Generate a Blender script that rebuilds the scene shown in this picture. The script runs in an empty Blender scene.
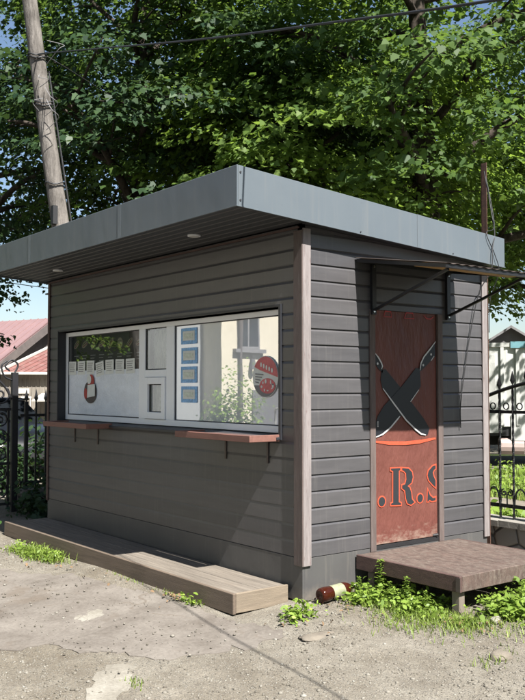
import bpy, bmesh, math, random
import numpy as np
from mathutils import Vector, Matrix
rnd = random.Random(7)
nrg = np.random.default_rng(11)
S = bpy.context.scene
COL = S.collection
R = math.radians

# ------------------------------------------------------------------ camera
cam = bpy.data.cameras.new('camera')
cam.sensor_fit = 'VERTICAL'; cam.sensor_height = 24.0; cam.sensor_width = 18.0
cam.lens = 876.99 / 700 * 24.0
cam.clip_start = 0.05; cam.clip_end = 2000
co = bpy.data.objects.new('camera', cam); COL.objects.link(co)
co.location = (5.0624, -4.2891, 1.6)
co.rotation_euler = (math.pi / 2 + 0.0430, 0, 0.9133)
S.camera = co

# ------------------------------------------------------------------ sky and sun
SUN = Vector((1.0, -0.09, 1.30)).normalized()
elev = math.asin(SUN.z)
wd = bpy.data.worlds.new('World'); S.world = wd; wd.use_nodes = True
nt = wd.node_tree
for n in list(nt.nodes): nt.nodes.remove(n)
sky = nt.nodes.new('ShaderNodeTexSky'); sky.sky_type = 'NISHITA'; sky.sun_disc = False
sky.sun_elevation = elev
sky.sun_rotation = math.atan2(SUN.x, SUN.y)
sky.air_density = 1.0; sky.dust_density = 1.0; sky.ozone_density = 1.0
bg = nt.nodes.new('ShaderNodeBackground'); bg.inputs['Strength'].default_value = 0.054
wo = nt.nodes.new('ShaderNodeOutputWorld')
nt.links.new(sky.outputs[0], bg.inputs['Color']); nt.links.new(bg.outputs[0], wo.inputs[0])
sl = bpy.data.lights.new('sun', 'SUN'); sl.energy = 5.0; sl.angle = R(0.53); sl.color = (1.0, 0.972, 0.925)
so = bpy.data.objects.new('sun', sl); COL.objects.link(so)
so.rotation_euler = (-SUN).to_track_quat('-Z', 'Y').to_euler()
so.location = (20, -2, 26)
S.view_settings.view_transform = 'Standard'; S.view_settings.look = 'None'
S.view_settings.exposure = 1.55; S.view_settings.gamma = 1; S.view_settings.use_curve_mapping = False

# ------------------------------------------------------------------ materials
def nodes(name):
    m = bpy.data.materials.new(name); m.use_nodes = True
    t = m.node_tree; return m, t, t.nodes['Principled BSDF']

def N(t, kind, **kw):
    n = t.nodes.new(kind)
    for k, v in kw.items():
        if k.startswith('i_'): n.inputs[k[2:].replace('_', ' ')].default_value = v
        else: setattr(n, k, v)
    return n

def coords(t, scale=(1, 1, 1), kind='Object'):
    c = N(t, 'ShaderNodeTexCoord'); mp = N(t, 'ShaderNodeMapping')
    mp.inputs['Scale'].default_value = scale
    t.links.new(c.outputs[kind], mp.inputs['Vector']); return mp.outputs[0]

def ramp(t, fac, stops):
    r = N(t, 'ShaderNodeValToRGB'); e = r.color_ramp.elements
    while len(e) < len(stops): e.new(0.5)
    for el, (p_, c) in zip(e, stops):
        el.position = p_; el.color = (*c, 1) if len(c) == 3 else c
    t.links.new(fac, r.inputs[0]); return r.outputs[0]

def mixc(t, fac, a, b, mode='MIX'):
    m = N(t, 'ShaderNodeMix', data_type='RGBA', blend_type=mode)
    for sock, v in ((m.inputs[0], fac), (m.inputs[6], a), (m.inputs[7], b)):
        if isinstance(v, (int, float)): sock.default_value = v
        elif isinstance(v, tuple): sock.default_value = (*v, 1) if len(v) == 3 else v
        else: t.links.new(v, sock)
    return m.outputs[2]

def bump(t, bs, h, strength=0.3, dist=0.01):
    b = N(t, 'ShaderNodeBump'); b.inputs['Strength'].default_value = strength
    b.inputs['Distance'].default_value = dist
    t.links.new(h, b.inputs['Height']); t.links.new(b.outputs[0], bs.inputs['Normal'])

def noise(t, vec, scale, detail=4, rough=0.6):
    n = N(t, 'ShaderNodeTexNoise'); n.inputs['Scale'].default_value = scale
    n.inputs['Detail'].default_value = detail; n.inputs['Roughness'].default_value = rough
    t.links.new(vec, n.inputs['Vector']); return n.outputs[0]

ALB = 0.61
def al(*c): return tuple(x * ALB for x in c)
def mat(name, c, rough=0.6, var=0.15, scale=6, stretch=(1, 1, 1), b=0.15, bd=0.004, metal=0, dirt=None, dirt_at=(0.55, 0.7), spec=0.5):
    """base colour with patchy variation, optional second colour showing through, fine bump"""
    m, t, bs = nodes(name)
    c = tuple(x * ALB for x in c); dirt = tuple(x * ALB for x in dirt) if dirt else None
    v = coords(t, stretch)
    n1 = noise(t, v, scale, 5)
    lo = tuple(x * (1 - var) for x in c); hi = tuple(min(1, x * (1 + var)) for x in c)
    colr = ramp(t, n1, [(0.3, lo), (0.7, hi)])
    if dirt:
        n2 = noise(t, v, scale * 2.3, 7, 0.7)
        colr = mixc(t, ramp(t, n2, [(dirt_at[0], (0, 0, 0)), (dirt_at[1], (1, 1, 1))]), colr, dirt)
    t.links.new(colr, bs.inputs['Base Color'])
    bs.inputs['Roughness'].default_value = rough; bs.inputs['Metallic'].default_value = metal
    bs.inputs['Specular IOR Level'].default_value = spec
    if b:
        n3 = noise(t, v, scale * 9, 4)
        bump(t, bs, n3, b, bd)
    return m

M = {}
M['siding'] = mat('grey_brown_siding_paint', (0.110, 0.106, 0.110), 0.38, 0.12, 2.2, (1, 1, 8.1), 0.12, 0.002, dirt=(0.165, 0.152, 0.142), dirt_at=(0.58, 0.9))
M['groove'] = mat('siding_groove', (0.05, 0.046, 0.045), 0.7, 0.1)
M['fascia'] = mat('grey_sheet_metal', (0.165, 0.188, 0.202), 0.42, 0.05, 1.2, (1, 1, 1), 0.02, dirt=(0.205, 0.222, 0.228), dirt_at=(0.6, 0.9))
def mk_fascia():
    m, t, bs = nodes('grey_fascia_sheet'); v = coords(t)
    c = ramp(t, noise(t, v, 1.1, 4), [(0.3, al(0.148, 0.178, 0.202)), (0.7, al(0.172, 0.202, 0.224))])
    c = mixc(t, ramp(t, noise(t, coords(t, (7, 7, 0.35)), 2.6, 5, 0.65), [(0.52, (0, 0, 0)), (0.76, (0.5, 0.5, 0.5))]), c, al(0.225, 0.235, 0.235))
    c = mixc(t, ramp(t, noise(t, v, 26, 5, 0.7), [(0.62, (0, 0, 0)), (0.75, (0.35, 0.35, 0.35))]), c, al(0.10, 0.11, 0.12))
    t.links.new(c, bs.inputs['Base Color']); bs.inputs['Roughness'].default_value = 0.42
    bump(t, bs, noise(t, coords(t, (1, 1, 0.6)), 2.6, 2), 0.35, 0.02)
    return m
M['fascia'] = mk_fascia()
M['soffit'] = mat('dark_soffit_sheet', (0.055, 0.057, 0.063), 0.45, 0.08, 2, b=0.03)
M['skirt'] = mat('grey_skirting_sheet', (0.115, 0.112, 0.110), 0.5, 0.12, 2.5, (1, 1, 0.4), 0.04, dirt=(0.17, 0.16, 0.145), dirt_at=(0.6, 0.9))
def mk_skirt():
    m, t, bs = nodes('splashed_skirting_sheet'); v = coords(t)
    c = ramp(t, noise(t, coords(t, (1, 1, 0.4)), 2.5, 5), [(0.3, al(0.108, 0.105, 0.104)), (0.7, al(0.128, 0.124, 0.120))])
    sep = N(t, 'ShaderNodeSeparateXYZ'); t.links.new(v, sep.inputs[0])
    mr = N(t, 'ShaderNodeMapRange'); mr.inputs[1].default_value = 0.24; mr.inputs[2].default_value = -0.02
    t.links.new(sep.outputs[2], mr.inputs[0])
    mu = N(t, 'ShaderNodeMath', operation='MULTIPLY'); t.links.new(mr.outputs[0], mu.inputs[0]); t.links.new(noise(t, v, 11, 6, 0.7), mu.inputs[1])
    c = mixc(t, ramp(t, mu.outputs[0], [(0.24, (0, 0, 0)), (0.60, (0.85, 0.85, 0.85))]), c, al(0.27, 0.235, 0.19))
    c = mixc(t, ramp(t, noise(t, coords(t, (3, 3, 0.25)), 7, 5), [(0.56, (0, 0, 0)), (0.72, (0.45, 0.45, 0.45))]), c, al(0.20, 0.185, 0.165))
    t.links.new(c, bs.inputs['Base Color']); bs.inputs['Roughness'].default_value = 0.5
    bump(t, bs, noise(t, v, 3, 3), 0.25, 0.02)
    return m
M['skirt'] = mk_skirt()
M['roofing'] = mat('roof_sheet', (0.12, 0.125, 0.13), 0.6, 0.2, 3)
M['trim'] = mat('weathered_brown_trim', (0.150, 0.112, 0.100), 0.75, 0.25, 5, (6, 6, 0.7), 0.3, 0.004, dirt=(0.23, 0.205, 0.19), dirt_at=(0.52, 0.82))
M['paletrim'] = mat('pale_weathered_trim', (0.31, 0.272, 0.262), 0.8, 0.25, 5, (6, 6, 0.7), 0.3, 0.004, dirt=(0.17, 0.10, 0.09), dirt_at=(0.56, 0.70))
M['pvc'] = mat('white_window_plastic', (1.30, 1.33, 1.37), 0.3, 0.01, 3, b=0)
M['gasket'] = mat('dark_gasket', (0.04, 0.042, 0.05), 0.6, 0.1, b=0)
M['jamb'] = mat('dark_jamb_sheet', (0.035, 0.037, 0.045), 0.5, 0.1, 3, b=0.02)
M['ledge'] = mat('brick_red_ledge_paint', (0.27, 0.125, 0.096), 0.65, 0.15, 5, (0.6, 5, 5), 0.2, 0.003, dirt=(0.16, 0.085, 0.072), dirt_at=(0.6, 0.75))
M['ledgetop'] = mat('dark_ledge_top', (0.13, 0.085, 0.075), 0.6, 0.3, 6, (0.6, 5, 5), 0.2, 0.003)
M['strap'] = mat('brown_steel_strap', (0.11, 0.08, 0.075), 0.5, 0.2, 8, b=0.05)
M['black'] = mat('black_painted_steel', (0.018, 0.018, 0.02), 0.45, 0.2, 9, b=0.08, dirt=(0.06, 0.04, 0.03), dirt_at=(0.68, 0.85))
M['gate_iron'] = mat('dark_gate_iron', (0.022, 0.022, 0.026), 0.5, 0.2, 9, b=0.08)
M['benchtop'] = mat('grey_brown_bench_planks', (0.25, 0.213, 0.172), 0.8, 0.3, 4, (0.5, 9, 9), 0.45, 0.005, dirt=(0.17, 0.125, 0.09), dirt_at=(0.55, 0.75))
M['benchside'] = mat('bench_board', (0.20, 0.15, 0.11), 0.8, 0.22, 4, (0.5, 6, 9), 0.45, 0.005, dirt=(0.14, 0.10, 0.07), dirt_at=(0.52, 0.75))
M['benchend'] = mat('bench_end_board', (0.27, 0.215, 0.155), 0.8, 0.25, 4, (6, 0.6, 9), 0.45, 0.005, dirt=(0.19, 0.14, 0.10), dirt_at=(0.55, 0.78))
M['plat'] = mat('worn_brown_platform_paint', (0.125, 0.083, 0.066), 0.8, 0.35, 8, (1, 1.8, 1), 0.5, 0.006, dirt=(0.215, 0.172, 0.138), dirt_at=(0.46, 0.70))
M['platside'] = mat('brown_platform_edge', (0.115, 0.066, 0.056), 0.75, 0.25, 5, (2, 0.7, 6), 0.4, 0.005, dirt=(0.24, 0.16, 0.13), dirt_at=(0.6, 0.75))
M['leg'] = mat('grey_wood_leg', (0.27, 0.225, 0.18), 0.85, 0.2, 6, (6, 6, 0.8), 0.4)
M['woodraw'] = mat('raw_pine_board', (0.55, 0.32, 0.12), 0.7, 0.15, 5, (6, 0.7, 6), 0.2)
M['rust'] = mat('rusty_steel', (0.115, 0.055, 0.036), 0.85, 0.35, 14, b=0.4, dirt=(0.22, 0.11, 0.07), dirt_at=(0.5, 0.7))
M['awningsheet'] = mat('dark_brown_corrugated_sheet', (0.085, 0.062, 0.052), 0.6, 0.3, 8, b=0.1, dirt=(0.15, 0.10, 0.08), dirt_at=(0.6, 0.75))
M['lampglass'] = mat('white_lamp_cover', (0.82, 0.82, 0.78), 0.4, 0.02, b=0)
M['lettering'] = mat('charcoal_lettering_print', (0.032, 0.036, 0.042), 0.5, 0.1, 8, b=0)
M['knifeprint'] = mat('black_knife_print', (0.014, 0.016, 0.022), 0.5, 0.1, 8, b=0)
M['orange'] = mat('orange_red_print', (0.72, 0.115, 0.055), 0.5, 0.1, 12, b=0)
M['whiteprint'] = mat('white_print', (0.78, 0.77, 0.75), 0.6, 0.05, b=0)
M['redprint'] = mat('red_print', (0.55, 0.035, 0.03), 0.5, 0.15, 12, b=0)

def board_tone(m, z0, pitch):
    t = m.node_tree; bs = t.nodes['Principled BSDF']; lk = bs.inputs['Base Color'].links[0]; src = lk.from_socket
    c = N(t, 'ShaderNodeTexCoord'); sp = N(t, 'ShaderNodeSeparateXYZ'); t.links.new(c.outputs['Object'], sp.inputs[0])
    a = N(t, 'ShaderNodeMath', operation='SUBTRACT'); a.inputs[1].default_value = z0; t.links.new(sp.outputs[2], a.inputs[0])
    d = N(t, 'ShaderNodeMath', operation='DIVIDE'); d.inputs[1].default_value = pitch; t.links.new(a.outputs[0], d.inputs[0])
    f = N(t, 'ShaderNodeMath', operation='FLOOR'); t.links.new(d.outputs[0], f.inputs[0])
    w = N(t, 'ShaderNodeTexWhiteNoise', noise_dimensions='1D'); t.links.new(f.outputs[0], w.inputs['W'])
    r = ramp(t, w.outputs['Value'], [(0.0, (0.86, 0.86, 0.87)), (1.0, (1.10, 1.09, 1.08))])
    cc = mixc(t, 1.0, src, r, 'MULTIPLY')
    # dust and rain streaks
    st = noise(t, coords(t, (9, 9, 0.5)), 3.0, 5, 0.65)
    cc = mixc(t, ramp(t, st, [(0.54, (0, 0, 0)), (0.75, (0.30, 0.30, 0.30))]), cc, al(0.22, 0.205, 0.19))
    t.links.new(cc, bs.inputs['Base Color'])
board_tone(M['siding'], 0.319, 0.1238)
def mk_banner():
    m, t, bs = nodes('red_brown_door_banner'); v = coords(t)
    n1 = noise(t, v, 2.2, 4)
    c = ramp(t, n1, [(0.3, (0.104, 0.036, 0.028)), (0.7, (0.138, 0.050, 0.038))])
    # scuffs towards the bottom edge of the door (wear, runs up about 40 cm)
    sep = N(t, 'ShaderNodeSeparateXYZ'); t.links.new(v, sep.inputs[0])
    mr = N(t, 'ShaderNodeMapRange'); mr.inputs[1].default_value = 0.66; mr.inputs[2].default_value = 0.32
    t.links.new(sep.outputs[2], mr.inputs[0])
    n2 = noise(t, coords(t, (1, 1, 2.5)), 9, 6, 0.7)
    mu = N(t, 'ShaderNodeMath', operation='MULTIPLY'); t.links.new(mr.outputs[0], mu.inputs[0]); t.links.new(n2, mu.inputs[1])
    c = mixc(t, ramp(t, mu.outputs[0], [(0.34, (0, 0, 0)), (0.62, (1, 1, 1))]), c, (0.26, 0.19, 0.15))
    t.links.new(c, bs.inputs['Base Color']); bs.inputs['Roughness'].default_value = 0.5; bs.inputs['Specular IOR Level'].default_value = 0.3
    n3 = noise(t, coords(t, (1, 3, 1)), 5, 3); bump(t, bs, n3, 0.8, 0.025)
    return m
M['banner'] = mk_banner()

def mk_bark(name, a, b_, sc=7):
    m, t, bs = nodes(name); v = coords(t, (1, 1, 0.22))
    n1 = noise(t, v, sc, 6, 0.65)
    t.links.new(ramp(t, n1, [(0.35, a), (0.65, b_)]), bs.inputs['Base Color'])
    bs.inputs['Roughness'].default_value = 0.95; bs.inputs['Specular IOR Level'].default_value = 0.1
    n2 = noise(t, v, sc * 3, 6, 0.7); bump(t, bs, n2, 0.8, 0.03)
    return m
M['bark'] = mk_bark('tree_bark', (0.030, 0.024, 0.020), (0.085, 0.070, 0.058))
M['pole'] = mk_bark('weathered_pole_wood', (0.085, 0.076, 0.068), (0.215, 0.195, 0.175), 11)

def mk_leaf(name, c1, c2, tr=(0.16, 0.30, 0.03), fac=0.38, rough=0.45, c3=None):
    m, t, bs = nodes(name); out = t.nodes['Material Output']
    at = N(t, 'ShaderNodeAttribute', attribute_name='tint')
    c = ramp(t, at.outputs['Fac'], [(0.0, c1), (0.85, c2), (0.9, tuple(x * 1.3 for x in c2)), (1.0, c3 or tuple(x * 1.35 for x in c2))])
    t.links.new(c, bs.inputs['Base Color']); bs.inputs['Roughness'].default_value = rough
    bs.inputs['Specular IOR Level'].default_value = 0.25
    tl = N(t, 'ShaderNodeBsdfTranslucent')
    c_t = mixc(t, 0.5, c, tr); t.links.new(c_t, tl.inputs[0])
    mx = N(t, 'ShaderNodeMixShader'); mx.inputs[0].default_value = fac
    t.links.new(bs.outputs[0], mx.inputs[1]); t.links.new(tl.outputs[0], mx.inputs[2]); t.links.new(mx.outputs[0], out.inputs[0])
    return m
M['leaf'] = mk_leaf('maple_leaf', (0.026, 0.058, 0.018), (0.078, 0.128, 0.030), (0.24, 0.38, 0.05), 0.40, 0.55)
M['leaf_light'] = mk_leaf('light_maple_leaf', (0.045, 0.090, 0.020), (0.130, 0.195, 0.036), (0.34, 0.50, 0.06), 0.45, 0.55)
M['leaf_shaded'] = mk_leaf('shaded_maple_leaf', (0.012, 0.030, 0.015), (0.038, 0.070, 0.026), (0.12, 0.21, 0.04), 0.28, 0.5)  # shade on the left trees and bushes is put into this leaf colour
M['weed'] = mk_leaf('weed_leaf', (0.095, 0.160, 0.026), (0.215, 0.300, 0.052), (0.26, 0.42, 0.05), 0.3)
M['grass'] = mk_leaf('grass_blade', (0.095, 0.150, 0.025), (0.215, 0.280, 0.055), (0.28, 0.42, 0.06), 0.3, c3=(0.34, 0.28, 0.13))
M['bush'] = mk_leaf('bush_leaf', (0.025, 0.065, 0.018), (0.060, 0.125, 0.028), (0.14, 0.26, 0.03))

def mk_ground():
    m, t, bs = nodes('gravelly_dirt'); v = coords(t)
    big = noise(t, v, 0.7, 5, 0.6); mid = noise(t, v, 5, 6, 0.65); fine = noise(t, v, 75, 5, 0.75)
    base = ramp(t, mid, [(0.30, (0.140, 0.123, 0.099)), (0.52, (0.186, 0.168, 0.138)), (0.72, (0.232, 0.212, 0.177))])
    damp = ramp(t, big, [(0.38, (0.82, 0.79, 0.75)), (0.56, (1, 1, 1))])
    c = mixc(t, 1.0, base, damp, 'MULTIPLY')
    vo = N(t, 'ShaderNodeTexVoronoi', feature='F1'); vo.inputs['Scale'].default_value = 62; vo.inputs['Randomness'].default_value = 1
    t.links.new(v, vo.inputs['Vector'])
    st = ramp(t, vo.outputs['Distance'], [(0.22, (1, 1, 1)), (0.34, (0, 0, 0))])
    pick = ramp(t, vo.outputs['Color'], [(0.28, (0, 0, 0)), (0.36, (1, 1, 1))])
    stone = ramp(t, vo.outputs['Color'], [(0.2, (0.125, 0.113, 0.094)), (0.6, (0.235, 0.219, 0.189)), (0.9, (0.34, 0.325, 0.290))])
    f = N(t, 'ShaderNodeMath', operation='MULTIPLY'); t.links.new(st, f.inputs[0]); t.links.new(pick, f.inputs[1])
    c = mixc(t, f.outputs[0], c, stone)
    c = mixc(t, 0.8, c, ramp(t, fine, [(0.32, (0.30, 0.29, 0.28)), (0.5, (0.5, 0.5, 0.5)), (0.68, (0.72, 0.71, 0.68))]), 'OVERLAY')
    t.links.new(c, bs.inputs['Base Color']); bs.inputs['Roughness'].default_value = 0.95; bs.inputs['Specular IOR Level'].default_value = 0.15
    ad = N(t, 'ShaderNodeMath', operation='ADD'); t.links.new(f.outputs[0], ad.inputs[0]); t.links.new(fine, ad.inputs[1])
    bump(t, bs, ad.outputs[0], 0.8, 0.012)
    return m
M['ground'] = mk_ground()
def mk_slab(name, a, b_, c_, sc):
    m, t, bs = nodes(name); v = coords(t)
    n1 = noise(t, v, sc, 7, 0.65); n2 = noise(t, v, sc * 14, 4, 0.6); n3 = noise(t, v, 1.7, 4)
    c = ramp(t, n1, [(0.32, a), (0.52, b_), (0.75, c_)])
    c = mixc(t, 0.5, c, ramp(t, n2, [(0.3, (0.38, 0.37, 0.35)), (0.7, (0.64, 0.63, 0.61))]), 'OVERLAY')
    c = mixc(t, ramp(t, n3, [(0.60, (0, 0, 0)), (0.68, (0.6, 0.6, 0.6))]), c, (0.117, 0.094, 0.073))
    # hairline cracks
    vo = N(t, 'ShaderNodeTexVoronoi', feature='DISTANCE_TO_EDGE'); vo.inputs['Scale'].default_value = 0.9
    wn = N(t, 'ShaderNodeTexNoise'); wn.inputs['Scale'].default_value = 5; wn.inputs['Detail'].default_value = 5; t.links.new(v, wn.inputs['Vector'])
    t.links.new(mixc(t, 0.30, v, wn.outputs['Color']), vo.inputs['Vector'])
    ck = ramp(t, vo.outputs['Distance'], [(0.006, (1, 1, 1)), (0.014, (0, 0, 0))])
    gate_ = ramp(t, n1, [(0.5, (0, 0, 0)), (0.58, (1, 1, 1))])
    f = N(t, 'ShaderNodeMath', operation='MULTIPLY'); t.links.new(ck, f.inputs[0]); t.links.new(gate_, f.inputs[1])
    c = mixc(t, f.outputs[0], c, (0.135, 0.115, 0.095))
    t.links.new(c, bs.inputs['Base Color']); bs.inputs['Roughness'].default_value = 0.93; bs.inputs['Specular IOR Level'].default_value = 0.15
    bump(t, bs, n2, 0.5, 0.006)
    return m
M['slab'] = mk_slab('worn_pinkish_asphalt', (0.108, 0.094, 0.081), (0.150, 0.134, 0.118), (0.190, 0.172, 0.152), 3)
M['whitepatch'] = mk_slab('pale_cement_patch', (0.150, 0.137, 0.114), (0.208, 0.193, 0.164), (0.285, 0.272, 0.239), 4)
M['added_road'] = mat('added_dark_asphalt', (0.060, 0.058, 0.056), 0.9, 0.2, 5, b=0.4, spec=0.2)
M['lawn'] = mat('lawn_soil', (0.085, 0.105, 0.035), 0.95, 0.4, 3, b=0.5, bd=0.02, dirt=(0.20, 0.165, 0.11), dirt_at=(0.55, 0.7), spec=0.1)
M['path'] = mat('dirt_path', (0.27, 0.235, 0.19), 0.95, 0.2, 4, b=0.4, bd=0.01, spec=0.1)
M['pebble'] = mat('pebble_stone', (0.40, 0.365, 0.305), 0.9, 0.45, 6, b=0.2, spec=0.2)
M['rock'] = mat('rock_stone', (0.26, 0.225, 0.18), 0.9, 0.2, 9, b=0.5, bd=0.01, spec=0.2)
M['deadleaf'] = mat('dead_leaf', (0.26, 0.16, 0.08), 0.8, 0.3, 20, b=0)
def mk_stonewall():
    m, t, bs = nodes('rubble_stone_wall'); v = coords(t)
    vo = N(t, 'ShaderNodeTexVoronoi', feature='DISTANCE_TO_EDGE'); vo.inputs['Scale'].default_value = 4.5
    vc = N(t, 'ShaderNodeTexVoronoi', feature='F1'); vc.inputs['Scale'].default_value = 4.5
    for q in (vo, vc): t.links.new(v, q.inputs['Vector'])
    st = ramp(t, vc.outputs['Color'], [(0.2, (0.10, 0.095, 0.09)), (0.8, (0.23, 0.21, 0.19))])
    c = mixc(t, ramp(t, vo.outputs['Distance'], [(0.02, (1, 1, 1)), (0.05, (0, 0, 0))]), st, (0.06, 0.055, 0.05))
    t.links.new(c, bs.inputs['Base Color']); bs.inputs['Roughness'].default_value = 0.9
    bump(t, bs, ramp(t, vo.outputs['Distance'], [(0.0, (0, 0, 0)), (0.08, (1, 1, 1))]), 0.8, 0.02)
    return m
M['stonewall'] = mk_stonewall()
M['coping'] = mat('pale_cement_coping', (0.33, 0.305, 0.265), 0.9, 0.2, 6, b=0.4)
M['tarp'] = mat('off_white_tarpaulin', (0.74, 0.74, 0.70), 0.55, 0.08, 1.5, (3, 3, 1), 0.15, 0.02)
M['teal'] = mat('teal_band', (0.20, 0.42, 0.47), 0.5, 0.1, b=0)
M['chassis'] = mat('black_chassis', (0.02, 0.02, 0.022), 0.6, 0.2)
M['rubber'] = mat('tyre_rubber', (0.022, 0.022, 0.022), 0.85, 0.2, 20)
M['truckwhite'] = mat('white_truck_paint', (0.66, 0.66, 0.62), 0.35, 0.08, 2, b=0)
M['pinkplate'] = mat('pinkish_tank_paint', (0.52, 0.40, 0.36), 0.5, 0.1, 3, b=0)
M['cabglass'] = mat('dark_vehicle_glass', (0.015, 0.018, 0.022), 0.05, 0.1, b=0)
M['carpaint'] = mat('dark_blue_grey_car_paint', (0.010, 0.012, 0.017), 0.38, 0.05, b=0)
M['chrome'] = mat('bright_metal', (0.7, 0.7, 0.7), 0.2, 0.03, metal=1, b=0)
M['plank'] = mat('old_grey_plank_wall', (0.30, 0.265, 0.22), 0.85, 0.25, 3, (1, 7, 0.6), 0.3)
M['redroof'] = mat('rusty_red_roof_sheet', (0.27, 0.118, 0.098), 0.6, 0.2, 1.6, (1, 1, 1), 0.1, dirt=(0.34, 0.22, 0.19), dirt_at=(0.52, 0.66))
M['pinkroof'] = mat('faded_pink_roof_sheet', (0.33, 0.205, 0.20), 0.6, 0.1, 1.2, b=0.1, dirt=(0.31, 0.175, 0.16), dirt_at=(0.55, 0.7))
M['rake'] = mat('brown_grey_rake_board', (0.15, 0.125, 0.115), 0.8, 0.2, 4)
M['whitewood'] = mat('white_painted_wood', (0.72, 0.69, 0.62), 0.6, 0.08, 5, b=0.1)
M['greywall'] = mat('grey_render', (0.17, 0.165, 0.165), 0.85, 0.1, 3)
M['greyroof'] = mat('grey_roof_sheet', (0.30, 0.29, 0.29), 0.6, 0.1, 2)
M['cream'] = mat('cream_render_wall', (1.0, 0.90, 0.69), 0.85, 0.06, 0.8, b=0.15, dirt=(0.84, 0.74, 0.56), dirt_at=(0.58, 0.8))
M['annex'] = mat('pale_grey_render', (0.42, 0.43, 0.42), 0.85, 0.1, 1)
M['winglass'] = mat('house_window_glass', (0.03, 0.035, 0.045), 0.06, 0.1, b=0)
M['wire'] = mat('dark_wire', (0.02, 0.02, 0.022), 0.6, 0.1, b=0)
M['film'] = mat('white_window_film', (0.76, 0.80, 0.86), 0.6, 0.08, 3, (1, 1, 2), 0.25, 0.01)
def mk_milky():
    m, t, bs = nodes('milky_reflective_window_film'); v = coords(t, (1, 1, 0.7))
    t.links.new(ramp(t, noise(t, v, 2.2, 5), [(0.3, (0.66, 0.70, 0.77)), (0.7, (0.80, 0.83, 0.88))]), bs.inputs['Base Color']); bs.inputs['Roughness'].default_value = 0.7
    gl = N(t, 'ShaderNodeBsdfGlossy'); gl.inputs['Roughness'].default_value = 0.012; gl.inputs[0].default_value = (0.97, 0.98, 1, 1)
    b = N(t, 'ShaderNodeBump'); b.inputs['Strength'].default_value = 0.05; b.inputs['Distance'].default_value = 0.01
    t.links.new(noise(t, v, 1.8, 2), b.inputs['Height']); t.links.new(b.outputs[0], gl.inputs['Normal'])
    mx = N(t, 'ShaderNodeMixShader'); mx.inputs[0].default_value = 0.42
    t.links.new(bs.outputs[0], mx.inputs[1]); t.links.new(gl.outputs[0], mx.inputs[2]); t.links.new(mx.outputs[0], t.nodes['Material Output'].inputs[0])
    return m
M['milky'] = mk_milky()
M['filmgloss'] = mat('crinkled_white_window_film', (1.20, 1.27, 1.38), 0.22, 0.10, 5, (1, 1, 1.6), 0.5, 0.012, dirt=(1.35, 1.40, 1.45), dirt_at=(0.58, 0.66))
M['curtain'] = mat('greenish_foil_curtain', (1.15, 1.17, 0.95), 0.35, 0.3, 9, (4, 4, 1), 0.8, 0.03, dirt=(0.35, 0.38, 0.24), dirt_at=(0.55, 0.68))
M['paper'] = mat('white_paper', (1.1, 1.12, 1.05), 0.7, 0.06, 20, b=0)
M['menu'] = mat('dark_menu_print', (0.075, 0.095, 0.070), 0.6, 0.3, 3, b=0)
M['foodprint'] = mat('tan_food_print', (0.95, 0.82, 0.58), 0.6, 0.35, 25, b=0)
M['blueprint'] = mat('blue_border_print', (0.36, 0.70, 1.15), 0.6, 0.3, 40, b=0)
M['palenotice'] = mat('pale_green_grey_print', (0.95, 1.02, 0.88), 0.6, 0.2, 45, b=0)
M['stickerred'] = mat('faded_red_sticker_print', (0.85, 0.15, 0.18), 0.4, 0.25, 18, b=0)
M['inner'] = mat('dark_interior', (0.06, 0.055, 0.05), 0.9, 0.1, b=0)
M['cinder'] = mat('grey_concrete_block', (0.38, 0.38, 0.37), 0.9, 0.12, 15, b=0.4)
M['label'] = mat('yellow_green_bottle_label', (0.34, 0.35, 0.22), 0.5, 0.3, 30, b=0)
M['cap'] = mat('white_bottle_cap', (0.65, 0.62, 0.56), 0.5, 0.05, b=0)
def mk_glassy(name, c, tr, rough=0.08):
    m, t, bs = nodes(name)
    bs.inputs['Base Color'].default_value = (*c, 1); bs.inputs['Roughness'].default_value = rough
    bs.inputs['Transmission Weight'].default_value = tr; bs.inputs['IOR'].default_value = 1.35
    return m
M['pet'] = mk_glassy('brown_bottle_plastic', (0.06, 0.013, 0.006), 0.45, 0.08)
def mk_pane(name, low):
    m, t, bs = nodes(name); out = t.nodes['Material Output']
    t.nodes.remove(bs)
    tr = N(t, 'ShaderNodeBsdfTransparent'); tr.inputs[0].default_value = (0.88, 0.90, 0.90, 1)
    gl = N(t, 'ShaderNodeBsdfGlossy'); gl.inputs['Roughness'].default_value = 0.0; gl.inputs[0].default_value = (0.95, 0.97, 1, 1)
    n = noise(t, coords(t, (1, 1, 0.6)), 1.6, 2); b = N(t, 'ShaderNodeBump'); b.inputs['Strength'].default_value = 0.04; b.inputs['Distance'].default_value = 0.01
    t.links.new(n, b.inputs['Height']); t.links.new(b.outputs[0], gl.inputs['Normal'])
    fr = N(t, 'ShaderNodeFresnel'); fr.inputs[0].default_value = 1.5
    mr = N(t, 'ShaderNodeMapRange'); mr.inputs[1].default_value = 0; mr.inputs[2].default_value = 1; mr.inputs[3].default_value = low; mr.inputs[4].default_value = 1.0
    t.links.new(fr.outputs[0], mr.inputs[0])
    mx = N(t, 'ShaderNodeMixShader'); t.links.new(mr.outputs[0], mx.inputs[0])
    t.links.new(tr.outputs[0], mx.inputs[1]); t.links.new(gl.outputs[0], mx.inputs[2]); t.links.new(mx.outputs[0], out.inputs[0])
    return m
M['pane'] = mk_pane('clear_window_pane', 0.22); M['mirrorpane'] = mk_pane('reflective_film_pane', 0.42)

# ------------------------------------------------------------------ mesh helpers
def wloc(o):
    v = Vector((0, 0, 0))
    while o: v = v + o.location; o = o.parent
    return v

def tag(o, label=None, cat=None, group=None, kind=None):
    if label: o['label'] = label
    if cat: o['category'] = cat
    if group: o['group'] = group
    if kind: o['kind'] = kind
    return o

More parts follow.
